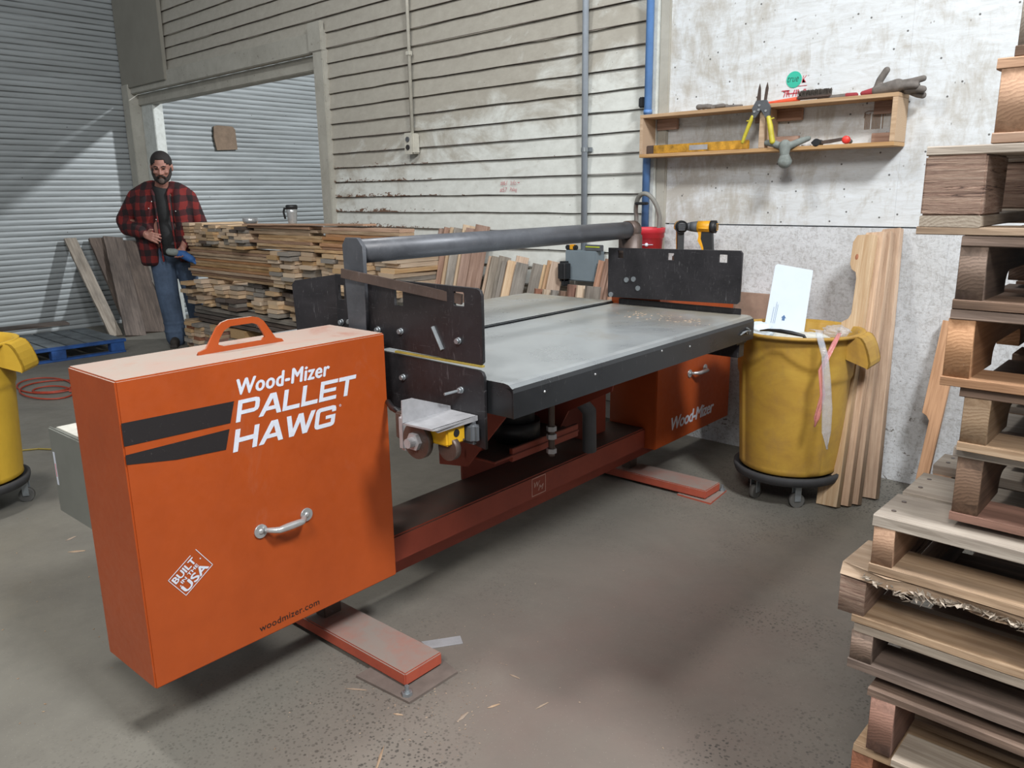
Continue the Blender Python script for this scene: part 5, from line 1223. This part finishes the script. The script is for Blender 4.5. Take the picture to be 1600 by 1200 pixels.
# hair, beard, eyes
mb = MB(); mb.ball(hp(0, .022, .034), (.083, .098, .088), RM, 20)
t_ = mb.bm; iv = HR.inverted()
dele = [v for v in t_.verts if (lambda q: q.z < .012+.75*max(0, -(q.y+.03))+(.0 if q.y < .03 else -.5*(q.y-.03)-.01) or (q.y < -.066))(iv @ (v.co-HC))]
bmesh.ops.delete(t_, geom=dele, context='VERTS')
h_ = mb.build('hair', 'hair', man, smooth=True); sm = h_.modifiers.new('t', 'SOLIDIFY'); sm.thickness = .006; sm.offset = 0
mb = MB()
for s in (-1, 1):
    mb.chain([hp(s*.070, -.0, .0), hp(s*.066, -.035, -.045), hp(s*.046, -.066, -.080), hp(s*.015, -.088, -.094)], [.012, .018, .022, .022], 10)
    mb.chain([hp(s*.004, -.108, -.044), hp(s*.028, -.098, -.054), hp(s*.034, -.088, -.075)], [.007, .0085, .010], 8)
mb.ball(hp(0, -.080, -.096), (.032, .028, .028), RM, 10)
remesh(mb.build('beard', 'hair', man), .005, 2)
remesh(MB().ball(hp(0, -.098, -.088), (.024, .018, .026), RM, 10).build('grey_goatee', 'beard', man), .004, 1)
for s in (-1, 1):
    MB().ball(hp(s*.030, -.0835, .006), (.011, .007, .005), RM, 8).build('eye', 'eye', man, smooth=True)
    MB().chain([hp(s*.046, -.086, .026), hp(s*.030, -.096, .031), hp(s*.014, -.100, .026)], [.004, .005, .004], 8).build('eyebrow', 'hair', man, smooth=True)
# T-shirt under the open jacket
remesh(MB().ball((.03, -.005, 1.26), (.12, .170, .22)).ball((.035, -.02, 1.04), (.12, .178, .20)).cap((0, -.03, 1.44), .085, (.02, -.05, 1.36), .10).ball((.04, -.01, .93), (.13, .165, .10)).build('shirt', 'tee', man), .01, 4)
# jacket: built as two fronts around the open centre, a back and sleeves
mb = MB()
def slab(c, r): mb.ball(c, r)
mb.chain([(-.23, .03, 1.41), (-.14, .03, 1.455), (-.09, .02, 1.47)], [.092, .092, .085]); mb.chain([(.21, .04, 1.41), (.14, .04, 1.45), (.10, .03, 1.465)], [.09, .088, .08])
mb.ball((-.155, .01, 1.27), (.145, .175, .24)); mb.ball((.165, .03, 1.27), (.115, .165, .24)); mb.ball((.0, .09, 1.26), (.22, .115, .27))
mb.ball((-.165, .0, 1.03), (.145, .185, .24)); mb.ball((.18, .02, 1.03), (.105, .175, .24)); mb.ball((.0, .09, 1.02), (.22, .125, .26))
mb.lathe([(.0, .77), (.100, .775), (.118, .80), (.132, .95), (.125, 1.1), (0, 1.15)], 28, (-.165, .0, 0), 1.0, 1.36)
mb.lathe([(.0, .79), (.075, .795), (.085, .82), (.095, .95), (.092, 1.1), (0, 1.15)], 28, (.185, .03, 0), 1.0, 1.6)
mb.bbox((-.25, .08, .80), (.25, .19, 1.2), .05, 4)
mb.chain([(-.27, .03, 1.39), (-.43, .08, 1.19), (-.40, .04, 1.13), (-.185, -.215, 1.085)], [.092, .086, .080, .055])
mb.chain([(.25, .04, 1.38), (.335, .08, 1.14), (.32, .03, 1.06), (.235, -.15, .985)], [.090, .078, .072, .052])
mb.chain([(-.095, -.055, 1.475), (-.055, -.13, 1.42), (-.035, -.175, 1.33), (-.02, -.195, 1.1), (-.01, -.185, .82)], [.020, .020, .014, .014, .012], 10)
mb.chain([(.085, -.04, 1.475), (.085, -.12, 1.42), (.10, -.155, 1.33), (.115, -.175, 1.1), (.125, -.165, .84)], [.020, .020, .014, .014, .012], 10)
mb.chain([(-.10, -.02, 1.49), (-.06, .06, 1.51), (.06, .06, 1.51), (.09, -.01, 1.49)], [.022, .024, .024, .022], 10)
jk = remesh(mb.build('jacket', 'plaid', man), .010, 5)
for x, y, z in ((-.065, -.172, 1.36), (-.03, -.207, 1.20), (-.018, -.209, 1.0), (.155, -.150, 1.27), (-.10, -.175, 1.30)): MB().ball((x, y-.004, z), (.006, .004, .006), n=6).build('snap_button', 'chrome', man)
MB().bbox((-.01, -.172, .965), (.135, -.155, .995), .006).build('belt', 'black_plastic', man)
mb = MB(); mb.ball((.01, .02, .90), (.185, .155, .13)); mb.ball((0, .08, .88), (.16, .12, .11))
mb.chain([(-.08, .02, .88), (-.055, -.015, .52), (-.03, .01, .22), (-.025, .015, .085)], [.130, .115, .105, .108]); mb.chain([(.12, .06, .88), (.15, .15, .52), (.165, .25, .22), (.165, .27, .085)], [.118, .095, .088, .092])
for k, (x, y, z) in enumerate(((-.03, .01, .14), (-.03, .01, .22), (.165, .26, .13), (.165, .25, .22))): mb.ball((x, y, z), (.113 if k < 2 else .098, .11 if k < 2 else .098, .024))
remesh(mb.build('jeans', 'jeans', man), .010, 3)
for a, b_, nm in (((-.025, .03, .055), (-.01, -.15, .045), 0), ((.165, .30, .055), (.20, .12, .045), 1)):
    a = Vector(a); b_ = Vector(b_); mb = MB(); mb.cap(a, .052, b_, .044); mb.cap(a+Vector((0, 0, .03)), .055, a+Vector((0, 0, .10)), .06); d = (b_-a).normalized(); s = Vector((-d.y, d.x, 0)).normalized()
    c0 = a-d*.055; c1 = b_+d*.048; mb.add([c0+s*.036+Vector((0, 0, -.055)), c0-s*.036+Vector((0, 0, -.055)), c1-s*.040+Vector((0, 0, -.045)), c1+s*.040+Vector((0, 0, -.045)), c0+s*.036+Vector((0, 0, -.02)), c0-s*.036+Vector((0, 0, -.02)), c1-s*.035+Vector((0, 0, -.02)), c1+s*.035+Vector((0, 0, -.02))], [(0, 3, 2, 1), (4, 5, 6, 7), (0, 1, 5, 4), (1, 2, 6, 5), (2, 3, 7, 6), (3, 0, 4, 7)])
    o_ = remesh(mb.build('boot', 'boot', man), .007, 2)
zmin = .0
# blue gloves in his left hand
gl = empty('work_gloves', 'blue and grey work gloves held in the bearded person\'s left hand', 'gloves', man.matrix_basis @ Vector((.215, -.25, .86)), math.radians(52))
mb = MB(); mb.chain([(-.07, -.0, .035), (.0, -.01, .02), (.06, -.01, -.02)], [.030, .040, .034]); mb.chain([(.05, -.02, -.015), (.10, -.02, -.06)], [.014, .013]); mb.chain([(.06, .0, -.01), (.12, .0, -.045)], [.014, .013]); mb.chain([(.07, .015, .0), (.125, .015, -.02)], [.013, .012])
remesh(mb.build('glove', 'glove_blue', gl), .006, 2)
MB().chain([(-.12, -.01, .05), (-.07, -.02, .045)], [.032, .034]).build('cuff', 'glove_light', gl, smooth=True)
